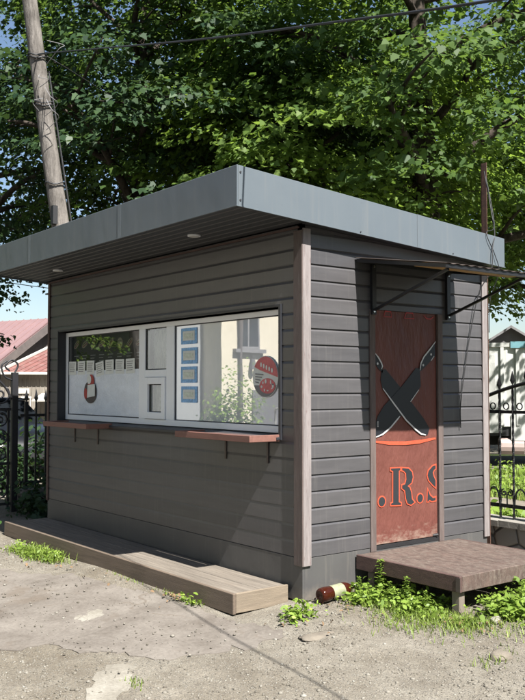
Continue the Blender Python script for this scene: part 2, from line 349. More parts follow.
def thing(name, label, cat, loc=(0, 0, 0), group=None):
    o = bpy.data.objects.new(name, None); COL.objects.link(o); o.location = loc
    o.empty_display_size = 0.1
    return tag(o, label, cat, group)

class MB:
    def __init__(s): s.v = []; s.f = []; s.mi = []; s.mats = []
    def add(s, vs, fs, m=0):
        b = len(s.v); s.v += [tuple(v) for v in vs]; s.f += [tuple(b + i for i in f) for f in fs]; s.mi += [m] * len(fs); return s
    def box(s, x0, x1, y0, y1, z0, z1, m=0):
        vs = [(x, y, z) for z in (z0, z1) for y in (y0, y1) for x in (x0, x1)]
        return s.add(vs, [(0, 2, 3, 1), (4, 5, 7, 6), (0, 1, 5, 4), (2, 6, 7, 3), (0, 4, 6, 2), (1, 3, 7, 5)], m)
    def hexa(s, bot, top, m=0):
        n = len(bot); vs = list(bot) + list(top)
        fs = [tuple(reversed(range(n))), tuple(range(n, 2 * n))] + [(i, (i + 1) % n, n + (i + 1) % n, n + i) for i in range(n)]
        return s.add(vs, fs, m)
    def prism(s, pts2, fn, a, b, m=0):
        return s.hexa([fn(p, a) for p in pts2], [fn(p, b) for p in pts2], m)
    def tube(s, pts, r, sides=8, m=0, caps=True, twist=0.0):
        pts = [Vector(q) for q in pts]; n = len(pts)
        rr = r if isinstance(r, (list, tuple)) else [r] * n
        t0 = (pts[1] - pts[0]).normalized()
        up = Vector((0, 0, 1)) if abs(t0.z) < 0.9 else Vector((1, 0, 0))
        a = t0.cross(up).normalized(); vs = []
        for i in range(n):
            t = (pts[min(i + 1, n - 1)] - pts[max(i - 1, 0)]).normalized()
            a = (a - t * a.dot(t)).normalized(); b = t.cross(a)
            for k in range(sides):
                an = 2 * math.pi * k / sides + twist * i
                vs.append(pts[i] + (a * math.cos(an) + b * math.sin(an)) * rr[i])
        fs = [(i * sides + k, i * sides + (k + 1) % sides, (i + 1) * sides + (k + 1) % sides, (i + 1) * sides + k) for i in range(n - 1) for k in range(sides)]
        if caps: fs += [tuple(reversed(range(sides))), tuple(range((n - 1) * sides, n * sides))]
        return s.add(vs, fs, m)
    def bar(s, p, q, w, h, m=0):
        p = Vector(p); q = Vector(q); t = (q - p).normalized()
        up = Vector((0, 0, 1)) if abs(t.z) < 0.95 else Vector((0, 1, 0))
        a = t.cross(up).normalized() * w / 2; b = a.normalized().cross(t) * h / 2
        return s.hexa([p - a - b, p + a - b, p + a + b, p - a + b], [q - a - b, q + a - b, q + a + b, q - a + b], m)
    def build(s, name, m, parent=None, loc=None, smooth=False, bev=0, fix=True):
        if parent is not None: org = wloc(parent)
        else: org = Vector(loc) if loc is not None else Vector((0, 0, 0))
        me = bpy.data.meshes.new(name)
        me.from_pydata([(v[0] - org.x, v[1] - org.y, v[2] - org.z) for v in s.v], [], s.f)
        for q in (m if isinstance(m, (list, tuple)) else [m]): me.materials.append(q)
        if any(s.mi): me.polygons.foreach_set('material_index', s.mi)
        if fix:
            bm = bmesh.new(); bm.from_mesh(me); bmesh.ops.recalc_face_normals(bm, faces=bm.faces)
            if bev:
                ed = [e for e in bm.edges if len(e.link_faces) == 2 and e.calc_face_angle(0) > 0.5]
                bmesh.ops.bevel(bm, geom=ed, offset=bev, segments=1, affect='EDGES', clamp_overlap=True)
            bm.to_mesh(me); bm.free()
        if smooth: me.polygons.foreach_set('use_smooth', [True] * len(me.polygons))
        o = bpy.data.objects.new(name, me); COL.objects.link(o)
        if parent is not None: o.parent = parent
        else: o.location = org
        return o

def gz(x, y):
    """height of the ground: it rises gently from the road towards the fence"""
    yy = max(-6.0, min(3.2, y))
    z = 0.05 * yy if yy < 0 else 0.045 * yy
    z += 0.012 * math.sin(x * 1.7 + 1.3) * math.sin(y * 2.1) + 0.006 * math.sin(x * 4.3 + y * 3.1)
    return z - 0.012

# ------------------------------------------------------------------ the ground
def ground_sheet():
    mb = MB()
    xs = [-400, -120, -50, -25, -14] + [-9 + 0.25 * i for i in range(61)] + [9, 14, 25, 60, 400]
    ys = [-400, -120, -50, -25, -14, -9] + [-6 + 0.2 * i for i in range(51)] + [6, 10, 15, 25, 50, 120, 400]
    vs = [(x, y, gz(x, y)) for y in ys for x in xs]
    nx = len(xs)
    mb.add(vs, [(j * nx + i, j * nx + i + 1, (j + 1) * nx + i + 1, (j + 1) * nx + i) for j in range(len(ys) - 1) for i in range(nx - 1)])
    return mb.build('ground', M['ground'], smooth=True)
tag(ground_sheet(), kind='structure')

def ground_patch(name, outline, m, h, jag=0.03, sub=4, seed=1):
    """a thin broken sheet lying on the ground, with a ragged edge and a small broken step"""
    r = random.Random(seed); pts = []
    for i in range(len(outline)):
        a = Vector((*outline[i], 0)); b = Vector((*outline[(i + 1) % len(outline)], 0))
        k = max(1, int((b - a).length / 0.05))
        for q in range(k):
            p_ = a.lerp(b, q / k); pts.append((p_.x + r.gauss(0, jag), p_.y + r.gauss(0, jag * 0.6)))
    bm = bmesh.new()
    vs = [bm.verts.new((x, y, 0)) for x, y in pts]; bm.faces.new(vs)
    bmesh.ops.triangulate(bm, faces=bm.faces)
    for _ in range(2):
        bmesh.ops.subdivide_edges(bm, edges=[e for e in bm.edges if e.calc_length() > 0.3], cuts=1)
    bmesh.ops.triangulate(bm, faces=bm.faces)
    bot = {}
    bnd = [e for e in bm.edges if e.is_boundary]
    for v in bm.verts:
        v.co.z = gz(v.co.x, v.co.y) + (h * (0.55 if v.is_boundary else 1.0)) + (0 if v.is_boundary else r.gauss(0, 0.0012))
    ex = bmesh.ops.extrude_edge_only(bm, edges=bnd)
    for g in ex['geom']:
        if isinstance(g, bmesh.types.BMVert): g.co.z = gz(g.co.x, g.co.y) - 0.03
    bmesh.ops.recalc_face_normals(bm, faces=bm.faces)
    me = bpy.data.meshes.new(name); bm.to_mesh(me); bm.free(); me.materials.append(m)
    o = bpy.data.objects.new(name, me); COL.objects.link(o)
    return tag(o, kind='structure')
ground_patch('asphalt', [(-3.6, -1.95), (-3.1, -1.30), (-2.447, -1.016), (-2.137, -0.86), (-1.694, -0.80), (-1.121, -0.68), (-0.40, -0.645), (0.0, -0.60), (0.20, -0.50), (0.40, -0.50), (0.51, -0.63), (0.452, -0.835), (0.439, -1.101), (0.242, -1.457), (-0.085, -1.704), (-0.496, -1.827), (-0.567, -2.106), (-1.2, -2.5), (-2.6, -2.6)], M['slab'], 0.010, 0.035, seed=3)
ground_patch('cement_patch', [(0.80, -2.24), (0.64, -2.096), (0.333, -1.881), (0.197, -1.745), (0.192, -1.654), (0.344, -1.621), (0.57, -1.78), (0.693, -1.924), (0.86, -2.061), (1.1, -2.35)], M['whitepatch'], 0.008, 0.022, seed=5)
ground_patch('cement_patch', [(-0.899, -1.417), (-0.968, -1.222), (-0.869, -1.19), (-0.70, -1.25), (-0.72, -1.40)], M['whitepatch'], 0.020, 0.03, seed=6)
# lawn and dirt path behind the fence, unseen dark asphalt added on the near side
def strip(name, x0, x1, y0, y1, m, dz, jag=0.0):
    mb = MB(); n = 60; k = 6; r = random.Random(4)
    vs = []
    for i in range(n + 1):
        x = x0 + (x1 - x0) * i / n
        a = y0 + r.gauss(0, jag); b = y1 + r.gauss(0, jag)
        for j in range(k + 1):
            y = a + (b - a) * j / k; vs.append((x, y, gz(x, y) + dz))
    mb.add(vs, [(i * (k + 1) + j, (i + 1) * (k + 1) + j, (i + 1) * (k + 1) + j + 1, i * (k + 1) + j + 1) for i in range(n) for j in range(k)])
    return tag(mb.build(name, m, smooth=True), kind='structure')
def added_road():  # dark paving out of view, added to cut light bounced onto the kiosk
    mb = MB(); a, b = Vector((-60, -3.7, 0)), Vector((-1.2, -3.7, 0))
    far = [(-60, -9.5), (-1.2, -9.5), (40, -9.5), (40, 34)]; near = [(-60, -3.7), (-1.2, -3.7), (3.4, -0.1), (4.6, 34)]
    n = 12; vs = []; cols = []
    for i in range(len(near) - 1):
        for q in range(n if i < 2 else n + 1):
            t = q / n; p0 = Vector(near[i]).lerp(Vector(near[i + 1]), t); p1 = Vector(far[i]).lerp(Vector(far[i + 1]), t); cols.append((p0, p1))
    for p0, p1 in cols:
        for k in range(9):
            v = p0.lerp(p1, k / 8); vs.append((v.x, v.y, gz(v.x, v.y) + 0.012))
    mb.add(vs, [(i * 9 + k, (i + 1) * 9 + k, (i + 1) * 9 + k + 1, i * 9 + k + 1) for i in range(len(cols) - 1) for k in range(8)])
    return tag(mb.build('added_road', M['added_road'], smooth=True), kind='structure')
added_road()
strip('lawn', -14, 14, 2.8, 8.6, M['lawn'], 0.012)
strip('footpath', -14, 14, 4.15, 5.15, M['path'], 0.022, 0.08)

# ------------------------------------------------------------------ the kiosk
W, D = 4.58, 2.18
ZS = 0.317
def ztop(y): return 2.833 - 0.0615 * y          # underside of the sloping roof
kiosk = thing('kiosk', 'dark grey clapboard snack kiosk with overhanging flat roof, serving window and red-brown door', 'kiosk')
PITCH = 0.1238
def siding(mb, a0, a1, z0, z1, fn, grid0=ZS + 0.002, deep=1.0):
    """boards between a0 and a1 along the wall, from z0 up to z1 (z1 may be a pair: height at a0 and at a1)"""
    top = z1 if isinstance(z1, tuple) else (z1, z1)
    zmax = max(top)
    z = grid0
    while z < zmax - 0.004:
        lo, hi = max(z, z0), min(z + PITCH, zmax)
        if hi - lo > 0.004:
            pr = []
            def clampz(q): return max(lo, min(hi, q))
            base = [(-0.0115, z), (-0.0115, z + 0.004), (0.002, z + 0.0045), (0.0005, z + PITCH - 0.020), (-0.0115, z + PITCH)]
            for o, q in base: pr.append((o * deep if o < 0 else o, clampz(q)))
            vs = []
            for a, tz in ((a0, top[0]), (a1, top[1])):
                vs += [fn(a, o, min(q, tz)) for o, q in pr]
            n = len(pr)
            mb.add(vs, [(i, i + 1, n + i + 1, n + i) for i in range(n - 1)])
        z += PITCH
front = lambda a, o, z: (a, -o, z)
doorw = lambda a, o, z: (o, a, z)
OX0, OX1, OZ0, OZ1 = -4.31, -0.275, 1.215, 2.235       # serving window opening
mb = MB()
siding(mb, -W + 0.03, OX0, ZS, (ztop(0) + 0.01,) * 2, front, deep=0.5)
siding(mb, OX1, -0.05, ZS, (ztop(0) + 0.01,) * 2, front, deep=0.5)
siding(mb, OX0, OX1, ZS, OZ0, front, deep=0.5)
siding(mb, OX0, OX1, OZ1, ztop(0) + 0.01, front, deep=0.5)
fw = mb.build('front_wall', M['siding'], kiosk, fix=False)
DY0, DY1, DZ1 = 0.704, 1.583, 2.235
mb = MB()
siding(mb, 0.03, DY0, ZS, (ztop(0.03) + 0.01, ztop(DY0) + 0.01), doorw)
siding(mb, DY1, D - 0.03, ZS, (ztop(DY1) + 0.01, ztop(D) + 0.01), doorw)
siding(mb, DY0, DY1, DZ1, (ztop(DY0) + 0.01, ztop(DY1) + 0.01), doorw)
mb.build('door_wall', M['siding'], kiosk, fix=False)
mb = MB()   # rear and far walls, closed boxes with simple boards
siding(mb, -W + 0.03, -0.03, ZS, ztop(D), lambda a, o, z: (a, D + o, z))
mb.build('rear_wall', M['siding'], kiosk, fix=False)
mb = MB()
siding(mb, 0.03, D - 0.03, ZS, (ztop(0), ztop(D)), lambda a, o, z: (-W - o, a, z))
mb.build('side_wall', M['siding'], kiosk, fix=False)
mb = MB()   # inner skin that keeps daylight out except through the glass
mb.box(-W + 0.06, -0.06, D - 0.10, D - 0.06, 0.30, 2.66)
mb.box(-W + 0.06, -W + 0.10, 0.2, D - 0.10, 0.30, 2.66)
mb.box(-0.10, -0.06, 0.12, D - 0.10, 0.30, 2.66)
mb.box(-W + 0.10, -0.10, 0.12, D - 0.10, 0.26, 0.30)
mb.box(-W + 0.06, -0.06, 0.16, D - 0.06, 2.64, 2.66)
mb.box(-W + 0.06, OX0 - 0.002, 0.02, 0.12, 0.30, 2.70)
mb.box(OX1 + 0.002, -0.06, 0.02, 0.12, 0.30, 2.70)
mb.box(OX0, OX1, 0.02, 0.12, 0.30, OZ0 - 0.002)
mb.box(OX0, OX1, 0.02, 0.12, OZ1 + 0.002, 2.70)
mb.build('inner_lining', M['inner'], kiosk)
mb = MB()
mb.box(-W + 0.004, -0.002, 0.0, 0.02, 0.0, ZS); mb.box(-0.022, -0.002, 0.02, D - 0.004, 0.0, ZS)
mb.box(-W + 0.004, -W + 0.024, 0.02, D - 0.004, 0.0, ZS); mb.box(-W + 0.024, -0.022, D - 0.024, D - 0.004, 0.02, ZS)
mb.build('skirting', M['skirt'], kiosk, bev=0.002)
mb = MB()
for x in (-0.045, -0.16, -1.6, -3.1, -W + 0.10):
    mb = MB(); mb.box(x - 0.03, x + 0.03, 0.03, 0.12, -0.10, 0.0); mb.build('foot', M['chassis'], kiosk)
# corner trims: two boards at each visible corner
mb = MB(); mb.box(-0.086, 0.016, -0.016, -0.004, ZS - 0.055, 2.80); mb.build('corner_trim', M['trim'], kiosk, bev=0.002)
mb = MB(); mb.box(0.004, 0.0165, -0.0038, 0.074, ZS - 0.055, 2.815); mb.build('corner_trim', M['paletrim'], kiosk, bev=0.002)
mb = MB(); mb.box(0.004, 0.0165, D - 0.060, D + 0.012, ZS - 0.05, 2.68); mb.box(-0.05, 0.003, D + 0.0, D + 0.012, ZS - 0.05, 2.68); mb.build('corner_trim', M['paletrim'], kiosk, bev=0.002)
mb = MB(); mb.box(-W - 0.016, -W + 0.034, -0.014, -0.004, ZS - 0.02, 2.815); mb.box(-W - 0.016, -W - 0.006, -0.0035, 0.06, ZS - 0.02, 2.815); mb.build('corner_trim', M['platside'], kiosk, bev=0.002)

# roof
RX0, RX1, RY0, RY1 = -4.72, 0.12, -0.70, 2.315
zb = lambda y: 2.833 - 0.0615 * y
zt_ = lambda y: 3.121 - 0.0705 * y
roof = MB()
roof.hexa([(RX0 + 0.02, RY0 + 0.02, zt_(RY0) - 0.10), (RX1 - 0.02, RY0 + 0.02, zt_(RY0) - 0.10), (RX1 - 0.02, RY1 - 0.02, zt_(RY1) - 0.10), (RX0 + 0.02, RY1 - 0.02, zt_(RY1) - 0.10)],
          [(RX0 + 0.02, RY0 + 0.02, zt_(RY0) - 0.012), (RX1 - 0.02, RY0 + 0.02, zt_(RY0) - 0.012), (RX1 - 0.02, RY1 - 0.02, zt_(RY1) - 0.012), (RX0 + 0.02, RY1 - 0.02, zt_(RY1) - 0.012)])
roof = roof.build('roof', M['roofing'], kiosk)
def fascia(p, q, n, seams=()):
    """a folded sheet strip from p to q, lower return inwards, n = outward direction"""
    mb = MB(); th = 0.012
    def corner(pt, zz): return Vector((pt[0], pt[1], zz))
    pin = (p[0] - n[0] * th, p[1] - n[1] * th); qin = (q[0] - n[0] * th, q[1] - n[1] * th)
    mb.hexa([corner(p, zb(p[1])), corner(q, zb(q[1])), corner(qin, zb(q[1])), corner(pin, zb(p[1]))],
            [corner(p, zt_(p[1])), corner(q, zt_(q[1])), corner(qin, zt_(q[1])), corner(pin, zt_(p[1]))])
    return mb
fb = fascia((RX0, RY0), (RX1 - 0.0, RY0), (0, -1)); ff = fb.build('fascia', M['fascia'], roof, bev=0.003)
fb = fascia((RX1, RY0 + 0.0125), (RX1, RY1), (1, 0)); fr_ = fb.build('fascia', M['fascia'], roof, bev=0.003)
fb = fascia((RX0, RY0 + 0.0125), (RX0, RY1), (-1, 0)); fb.build('fascia', M['fascia'], roof)
fb = fascia((RX0 + 0.0125, RY1), (RX1 - 0.0125, RY1), (0, 1)); fb.build('fascia', M['fascia'], roof)
for z in (zb(RY0) + 0.045, zt_(RY0) - 0.05):
    mb = MB(); mb.tube([(RX1 - 0.001, RY0 + 0.03, z), (RX1 + 0.005, RY0 + 0.03, z)], 0.008, 6); mb.build('screw', M['gasket'], roof)
for y in (0.5, 1.6):
    mb = MB(); mb.tube([(RX1 - 0.001, y, zb(y) + 0.02), (RX1 + 0.005, y, zb(y) + 0.02)], 0.006, 6); mb.build('screw', M['gasket'], roof)
for x in (-3.55, -1.62):
    mb = MB(); mb.hexa([(x, RY0 - 0.0025, zb(RY0) - 0.001), (x + 0.05, RY0 - 0.0005, zb(RY0) - 0.001), (x + 0.05, RY0 + 0.001, zb(RY0) - 0.001), (x, RY0 + 0.001, zb(RY0) - 0.001)], [(x, RY0 - 0.0025, zt_(RY0) + 0.001), (x + 0.05, RY0 - 0.0005, zt_(RY0) + 0.001), (x + 0.05, RY0 + 0.001, zt_(RY0) + 0.001), (x, RY0 + 0.001, zt_(RY0) + 0.001)]); mb.build('sheet_joint', M['fascia'], roof)
for y in (1.15,):
    mb = MB(); mb.hexa([(RX1 + 0.0025, y, zb(y) - 0.001), (RX1 + 0.0005, y + 0.05, zb(y + .05) - 0.001), (RX1 - 0.001, y + 0.05, zb(y + .05) - 0.001), (RX1 - 0.001, y, zb(y) - 0.001)], [(RX1 + 0.0025, y, zt_(y) + 0.001), (RX1 + 0.0005, y + 0.05, zt_(y + .05) + 0.001), (RX1 - 0.001, y + 0.05, zt_(y + .05) + 0.001), (RX1 - 0.001, y, zt_(y) + 0.001)]); mb.build('sheet_joint', M['fascia'], roof)
mb = MB(); mb.bar((RX0, RY0 - 0.004, zb(RY0) + 0.003), (RX1, RY0 - 0.004, zb(RY0) + 0.003), 0.006, 0.006); mb.build('drip_edge', M['fascia'], roof)
mb = MB(); mb.bar((RX1 + 0.004, RY0 - 0.006, zb(RY0) + 0.003), (RX1 + 0.004, RY1, zb(RY1) + 0.003), 0.006, 0.006); mb.build('drip_edge', M['fascia'], roof)
# soffit: ribbed sheet under the overhang
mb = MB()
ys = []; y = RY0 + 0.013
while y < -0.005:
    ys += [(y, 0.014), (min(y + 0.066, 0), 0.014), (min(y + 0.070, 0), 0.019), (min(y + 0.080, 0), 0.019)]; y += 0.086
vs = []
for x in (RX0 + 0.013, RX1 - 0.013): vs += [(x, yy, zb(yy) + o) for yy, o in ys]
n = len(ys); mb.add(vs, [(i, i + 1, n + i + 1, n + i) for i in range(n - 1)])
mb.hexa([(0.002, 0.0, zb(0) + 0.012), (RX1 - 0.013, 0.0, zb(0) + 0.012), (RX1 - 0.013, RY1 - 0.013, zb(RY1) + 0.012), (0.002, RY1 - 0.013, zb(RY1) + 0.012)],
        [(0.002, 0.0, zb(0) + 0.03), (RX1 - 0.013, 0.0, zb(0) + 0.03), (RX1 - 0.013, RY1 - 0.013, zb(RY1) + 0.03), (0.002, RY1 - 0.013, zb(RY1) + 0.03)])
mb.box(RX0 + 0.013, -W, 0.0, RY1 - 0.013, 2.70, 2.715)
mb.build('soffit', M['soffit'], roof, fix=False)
mb = MB(); mb.bar((-W, -0.018, zb(-0.02) - 0.012), (-0.02, -0.018, zb(-0.02) - 0.012), 0.016, 0.014); mb.build('cornice_strip', M['platside'], kiosk)
for x, y in ((-1.018, -0.313), (-3.73, -0.285)):
    z = zb(y) + 0.004
    mb = MB(); mb.tube([(x, y, z + 0.012), (x, y, z)], 0.055, 20); o = mb.build('downlight', M['pvc'], kiosk)
    mb = MB(); mb.tube([(x, y, z), (x, y, z - 0.004)], 0.042, 20); mb.build('lamp_cover', M['lampglass'], o)

# serving window: reveal, frame, mullions, glass
WY = 0.086
mb = MB()
mb.box(OX0 - 0.018, OX0 - 0.001, -0.012, 0.118, OZ0, OZ1 + 0.018); mb.box(OX1 + 0.001, OX1 + 0.030, -0.014, 0.118, OZ0 - 0.02, OZ1 + 0.018)
mb.box(OX0 - 0.001, OX1 + 0.001, -0.010, 0.118, OZ1 + 0.002, OZ1 + 0.018)
mb.build('window_reveal', M['jamb'], kiosk, bev=0.001)
mb = MB(); mb.hexa([(OX0 - 0.03, -0.045, OZ0 - 0.022), (OX1 + 0.02, -0.045, OZ0 - 0.022), (OX1 + 0.02, 0.115, OZ0 - 0.004), (OX0 - 0.03, 0.115, OZ0 - 0.004)],
        [(OX0 - 0.03, -0.045, OZ0 + 0.0), (OX1 + 0.02, -0.045, OZ0 + 0.0), (OX1 + 0.02, 0.115, OZ0 + 0.022), (OX0 - 0.03, 0.115, OZ0 + 0.022)])
mb.build('window_sill', M['jamb'], kiosk, bev=0.002)
win = MB()
FB, FT = 1.240, 2.228
fy0, fy1 = WY, WY + 0.06
win.box(OX0 + 0.001, OX0 + 0.052, fy0, fy1, FB, FT); win.box(OX1 - 0.052, OX1 - 0.001, fy0, fy1, FB, FT)
win.box(OX0 + 0.052, OX1 - 0.052, fy0, fy1, FB, FB + 0.055); win.box(OX0 + 0.052, OX1 - 0.052, fy0, fy1, FT - 0.045, FT)
m1, m2, m3, m4 = -2.625, -2.505, -2.105, -1.965
win.box(m1, m2, fy0, fy1, FB + 0.055, FT - 0.045); win.box(m3, m4, fy0, fy1, FB + 0.055, FT - 0.045)
win.box(m2, m3, fy0, fy1, 1.702, 1.775)
win = win.build('window', M['pvc'], kiosk, bev=0.003)
mb = MB()
sx0, sx1, sz0, sz1 = m2 + 0.005, m3 - 0.005, FB + 0.058, 1.700
mb.box(sx0, sx0 + 0.065, WY - 0.014, fy1 - 0.002, sz0, sz1); mb.box(sx1 - 0.065, sx1, WY - 0.014, fy1 - 0.002, sz0, sz1)
mb.box(sx0 + 0.065, sx1 - 0.065, WY - 0.014, fy1 - 0.002, sz0, sz0 + 0.065); mb.box(sx0 + 0.065, sx1 - 0.065, WY - 0.014, fy1 - 0.002, sz1 - 0.065, sz1)
mb.build('casement', M['pvc'], win, bev=0.003)
panes = [(OX0 + 0.052, m1, FB + 0.055, FT - 0.045), (m4, OX1 - 0.052, FB + 0.055, FT - 0.045), (m2, m3, 1.775, FT - 0.045), (sx0 + 0.065, sx1 - 0.065, sz0 + 0.065, sz1 - 0.065)]
for x0, x1, z0, z1 in panes:
    g = MB(); e = 0.009
    for q in ((x0, x0 + e, z0, z1), (x1 - e, x1, z0, z1)): g.box(q[0], q[1], WY + 0.010, WY + 0.016, z0, z1)
    g.box(x0 + e, x1 - e, WY + 0.010, WY + 0.016, z0, z0 + e); g.box(x0 + e, x1 - e, WY + 0.010, WY + 0.016, z1 - e, z1)
    g.build('gasket', M['gasket'], win)
    g = MB(); g.add([(x0, WY + 0.018, z0), (x1, WY + 0.018, z0), (x1, WY + 0.018, z1), (x0, WY + 0.018, z1)], [(0, 1, 2, 3)])
    g.build('pane', M['milky'] if x1 > -1.0 else M['pane'], win, fix=False)
def wavy(x0, x1, y, z0, z1, amp, nx=40, nz=8, seed=1):
    r = random.Random(seed); ph = [r.uniform(0, 6) for _ in range(4)]; vs = []
    for j in range(nz + 1):
        for i in range(nx + 1):
            u = x0 + (x1 - x0) * i / nx; z = z0 + (z1 - z0) * j / nz
            vs.append((u, y + amp * (math.sin(u * 17 + ph[0]) * 0.5 + math.sin(u * 31 + z * 6 + ph[1]) * 0.3 + math.sin(z * 14 + ph[2]) * 0.2), z))
    return vs, [(j * (nx + 1) + i, j * (nx + 1) + i + 1, (j + 1) * (nx + 1) + i + 1, (j + 1) * (nx + 1) + i) for j in range(nz) for i in range(nx)]
mb = MB(); mb.add(*wavy(OX0 + 0.064, m1 - 0.011, WY + 0.0155, FB + 0.066, 1.79, 0.0012)); mb.build('film', M['filmgloss'], win, fix=False, smooth=True)
mb = MB(); mb.add(*wavy(m2, m3, WY + 0.10, FB + 0.05, FT - 0.06, 0.02, 60, 20, seed=4)); mb.build('curtain', M['curtain'], win, fix=False, smooth=True)

# serving ledges with their straps
for x0, x1, st in ((-1.325, -0.262, (-0.991, -0.417)), (-4.04, -2.998, (-3.866, -3.319))):
    mb = MB(); mb.box(x0, x1, -0.302, -0.278, 1.184, 1.236); mb.box(x1 - 0.022, x1, -0.278, -0.006, 1.184, 1.236); mb.box(x0, x0 + 0.022, -0.278, -0.006, 1.184, 1.236)
    lg = mb.build('serving_ledge', M['ledge'], kiosk, bev=0.003)
    mb = MB(); mb.box(x0 + 0.022, x1 - 0.022, -0.2775, -0.165, 1.200, 1.226); mb.box(x0 + 0.022, x1 - 0.022, -0.160, -0.006, 1.200, 1.222); mb.build('ledge_top', M['ledgetop'], lg, bev=0.002)
    for sx in st:
        mb = MB(); mb.box(sx - 0.010, sx + 0.010, -0.012, -0.005, 1.005, 1.184)
        mb.build('strap', M['strap'], lg)
# door
door = MB(); door.box(-0.030, -0.012, 0.766, 1.520, 0.335, 2.232)
# the banner sheet is slightly loose: subdivided front skin
vs = []; ny, nz = 16, 40
for j in range(nz + 1):
    for i in range(ny + 1):
        y = 0.768 + (1.508 - 0.768) * i / ny; z = 0.338 + (2.232 - 0.338) * j / nz
        sag = 0.0025 * math.sin(y * 9 + z * 3) * math.sin(z * 5 + y * 4) * min(1, 4 * i / ny, 4 * (1 - i / ny))
        vs.append((-0.008 + sag, y, z))
door.add(vs, [(j * (ny + 1) + i, j * (ny + 1) + i + 1, (j + 1) * (ny + 1) + i + 1, (j + 1) * (ny + 1) + i) for j in range(nz) for i in range(ny)])
door = door.build('door', M['banner'], kiosk, fix=False)
mb = MB(); mb.box(-0.012, 0.013, 0.704, 0.765, 0.29, 2.235); mb.build('door_trim', M['trim'], kiosk, bev=0.002)
mb = MB(); mb.box(-0.012, 0.013, 1.521, 1.583, 0.29, 2.235); mb.build('door_trim', M['trim'], kiosk, bev=0.002)
mb = MB(); mb.box(-0.04, 0.002, 0.766, 1.520, 0.300, 0.330); mb.tube([(-0.01, 1.46, 0.345), (0.012, 1.50, 0.35)], 0.012, 8); mb.build('threshold', M['chassis'], kiosk)
ART = {"R":[[[0.95,0.9393],[1.0582,0.9364],[1.058,0.9217],[1.0414,0.9161],[1.0384,0.6592],[1.0643,0.6489],[1.0642,0.6358],[0.9491,0.642],[0.9493,0.6549],[0.9726,0.6596],[0.9755,0.9183],[0.9499,0.9263]],[[1.082,0.9351],[1.1586,0.9274],[1.1994,0.8952],[1.2086,0.8531],[1.1935,0.8092],[1.1448,0.7844],[1.1688,0.7695],[1.1876,0.73],[1.1966,0.6714],[1.2255,0.6442],[1.1864,0.6275],[1.1431,0.6425],[1.1244,0.6852],[1.1156,0.7485],[1.08,0.7708],[1.0803,0.7937],[1.1162,0.8012],[1.1311,0.8414],[1.1269,0.8912],[1.1032,0.9125],[1.0818,0.9186]]],
"S":[[[1.4939,0.9373],[1.4556,0.9309],[1.4046,0.8948],[1.3915,0.8585],[1.4085,0.8152],[1.4559,0.7748],[1.4911,0.7503],[1.492,0.8064],[1.4671,0.8453],[1.4574,0.8765],[1.4729,0.8993],[1.4934,0.9084]],[[1.3924,0.7386],[1.4193,0.6877],[1.4593,0.6593],[1.4899,0.6638],[1.4895,0.64],[1.4438,0.6369],[1.4138,0.651],[1.3985,0.6371],[1.386,0.6381]]],
"A":[[[0.8496,1.743],[0.8958,1.7517],[1.0706,1.6004],[1.1898,1.4873],[1.3481,1.3418],[1.4223,1.2551],[1.3962,1.1965],[1.3461,1.194],[1.2356,1.2438],[1.1274,1.3301],[0.9862,1.4647],[0.8595,1.5883],[0.8372,1.6615]],[[0.7700,1.8878],[0.8048,1.8563],[0.8387,1.8081],[0.867,1.7596],[0.8608,1.7187],[0.8152,1.7508],[0.7701,1.7988]]],
"B":[[[1.304,1.7651],[1.3144,1.6128],[1.1897,1.479],[1.0558,1.3483],[0.9372,1.2692],[0.8328,1.2156],[0.7757,1.1974],[0.771,1.2982],[0.8001,1.37],[0.8696,1.4499],[1.0706,1.6004],[1.2545,1.7645]],[[1.5027,1.9831],[1.4317,1.9295],[1.3425,1.8506],[1.2915,1.7565],[1.3161,1.7398],[1.4046,1.8006],[1.5011,1.8709]]],
"lines":[[[0.7700,1.8813],[0.8104,1.8442],[0.8421,1.8041],[0.8556,1.7757],[0.8439,1.7511]],[[1.5029,1.996],[1.4317,1.9295],[1.3552,1.8636],[1.317,1.8077],[1.3038,1.7482]],[[0.8596,1.594],[0.9862,1.4689],[1.131,1.33],[1.2479,1.2476],[1.3091,1.2121],[1.3712,1.1991]],[[1.2867,1.5816],[1.1849,1.4832]],[[0.7757,1.2014],[0.8558,1.2229],[0.949,1.277],[1.032,1.3447],[1.056,1.3648]],[[1.443,1.8311],[1.4818,1.8705]]],
"orange":[[[0.7754,1.1645],[0.9359,1.1469],[1.1251,1.1394],[1.2958,1.1453],[1.4981,1.1665]]],
"top":[[[0.7700,2.2291],[0.7853,2.1933]],[[0.8771,2.1815],[0.895,2.2276],[0.9592,2.2268],[0.9705,2.1836],[0.8771,2.1815]],[[1.1195,2.1807],[1.1442,2.2281],[1.2235,2.228],[1.2414,2.1823],[1.1195,2.1807]],[[1.36,2.2178],[1.3974,2.1897],[1.4481,2.1895],[1.4868,2.2112]]]}
def circ(cy, cz, r): return [[cy + r * math.cos(k * math.pi / 9), cz + r * math.sin(k * math.pi / 9)] for k in range(18)]
DOTS = [circ(0.843, 0.6795, 0.037), circ(1.297, 0.672, 0.034)]
def offset_poly(p_, d):
    n = len(p_); area = sum(p_[i][0] * p_[(i + 1) % n][1] - p_[(i + 1) % n][0] * p_[i][1] for i in range(n))
    s = 1 if area > 0 else -1; out = []
    for i in range(n):
        a, b, c = Vector(p_[i - 1]), Vector(p_[i]), Vector(p_[(i + 1) % n])
        e1 = (b - a).normalized(); e2 = (c - b).normalized()
        n1 = Vector((e1.y, -e1.x)) * s; n2 = Vector((e2.y, -e2.x)) * s
        nn = (n1 + n2); L = nn.length
        nn = nn / L if L > 1e-4 else n1
        out.append(list(b + nn * min(d / max(0.5, nn.dot(n1)), 1.8 * d)))
    return out
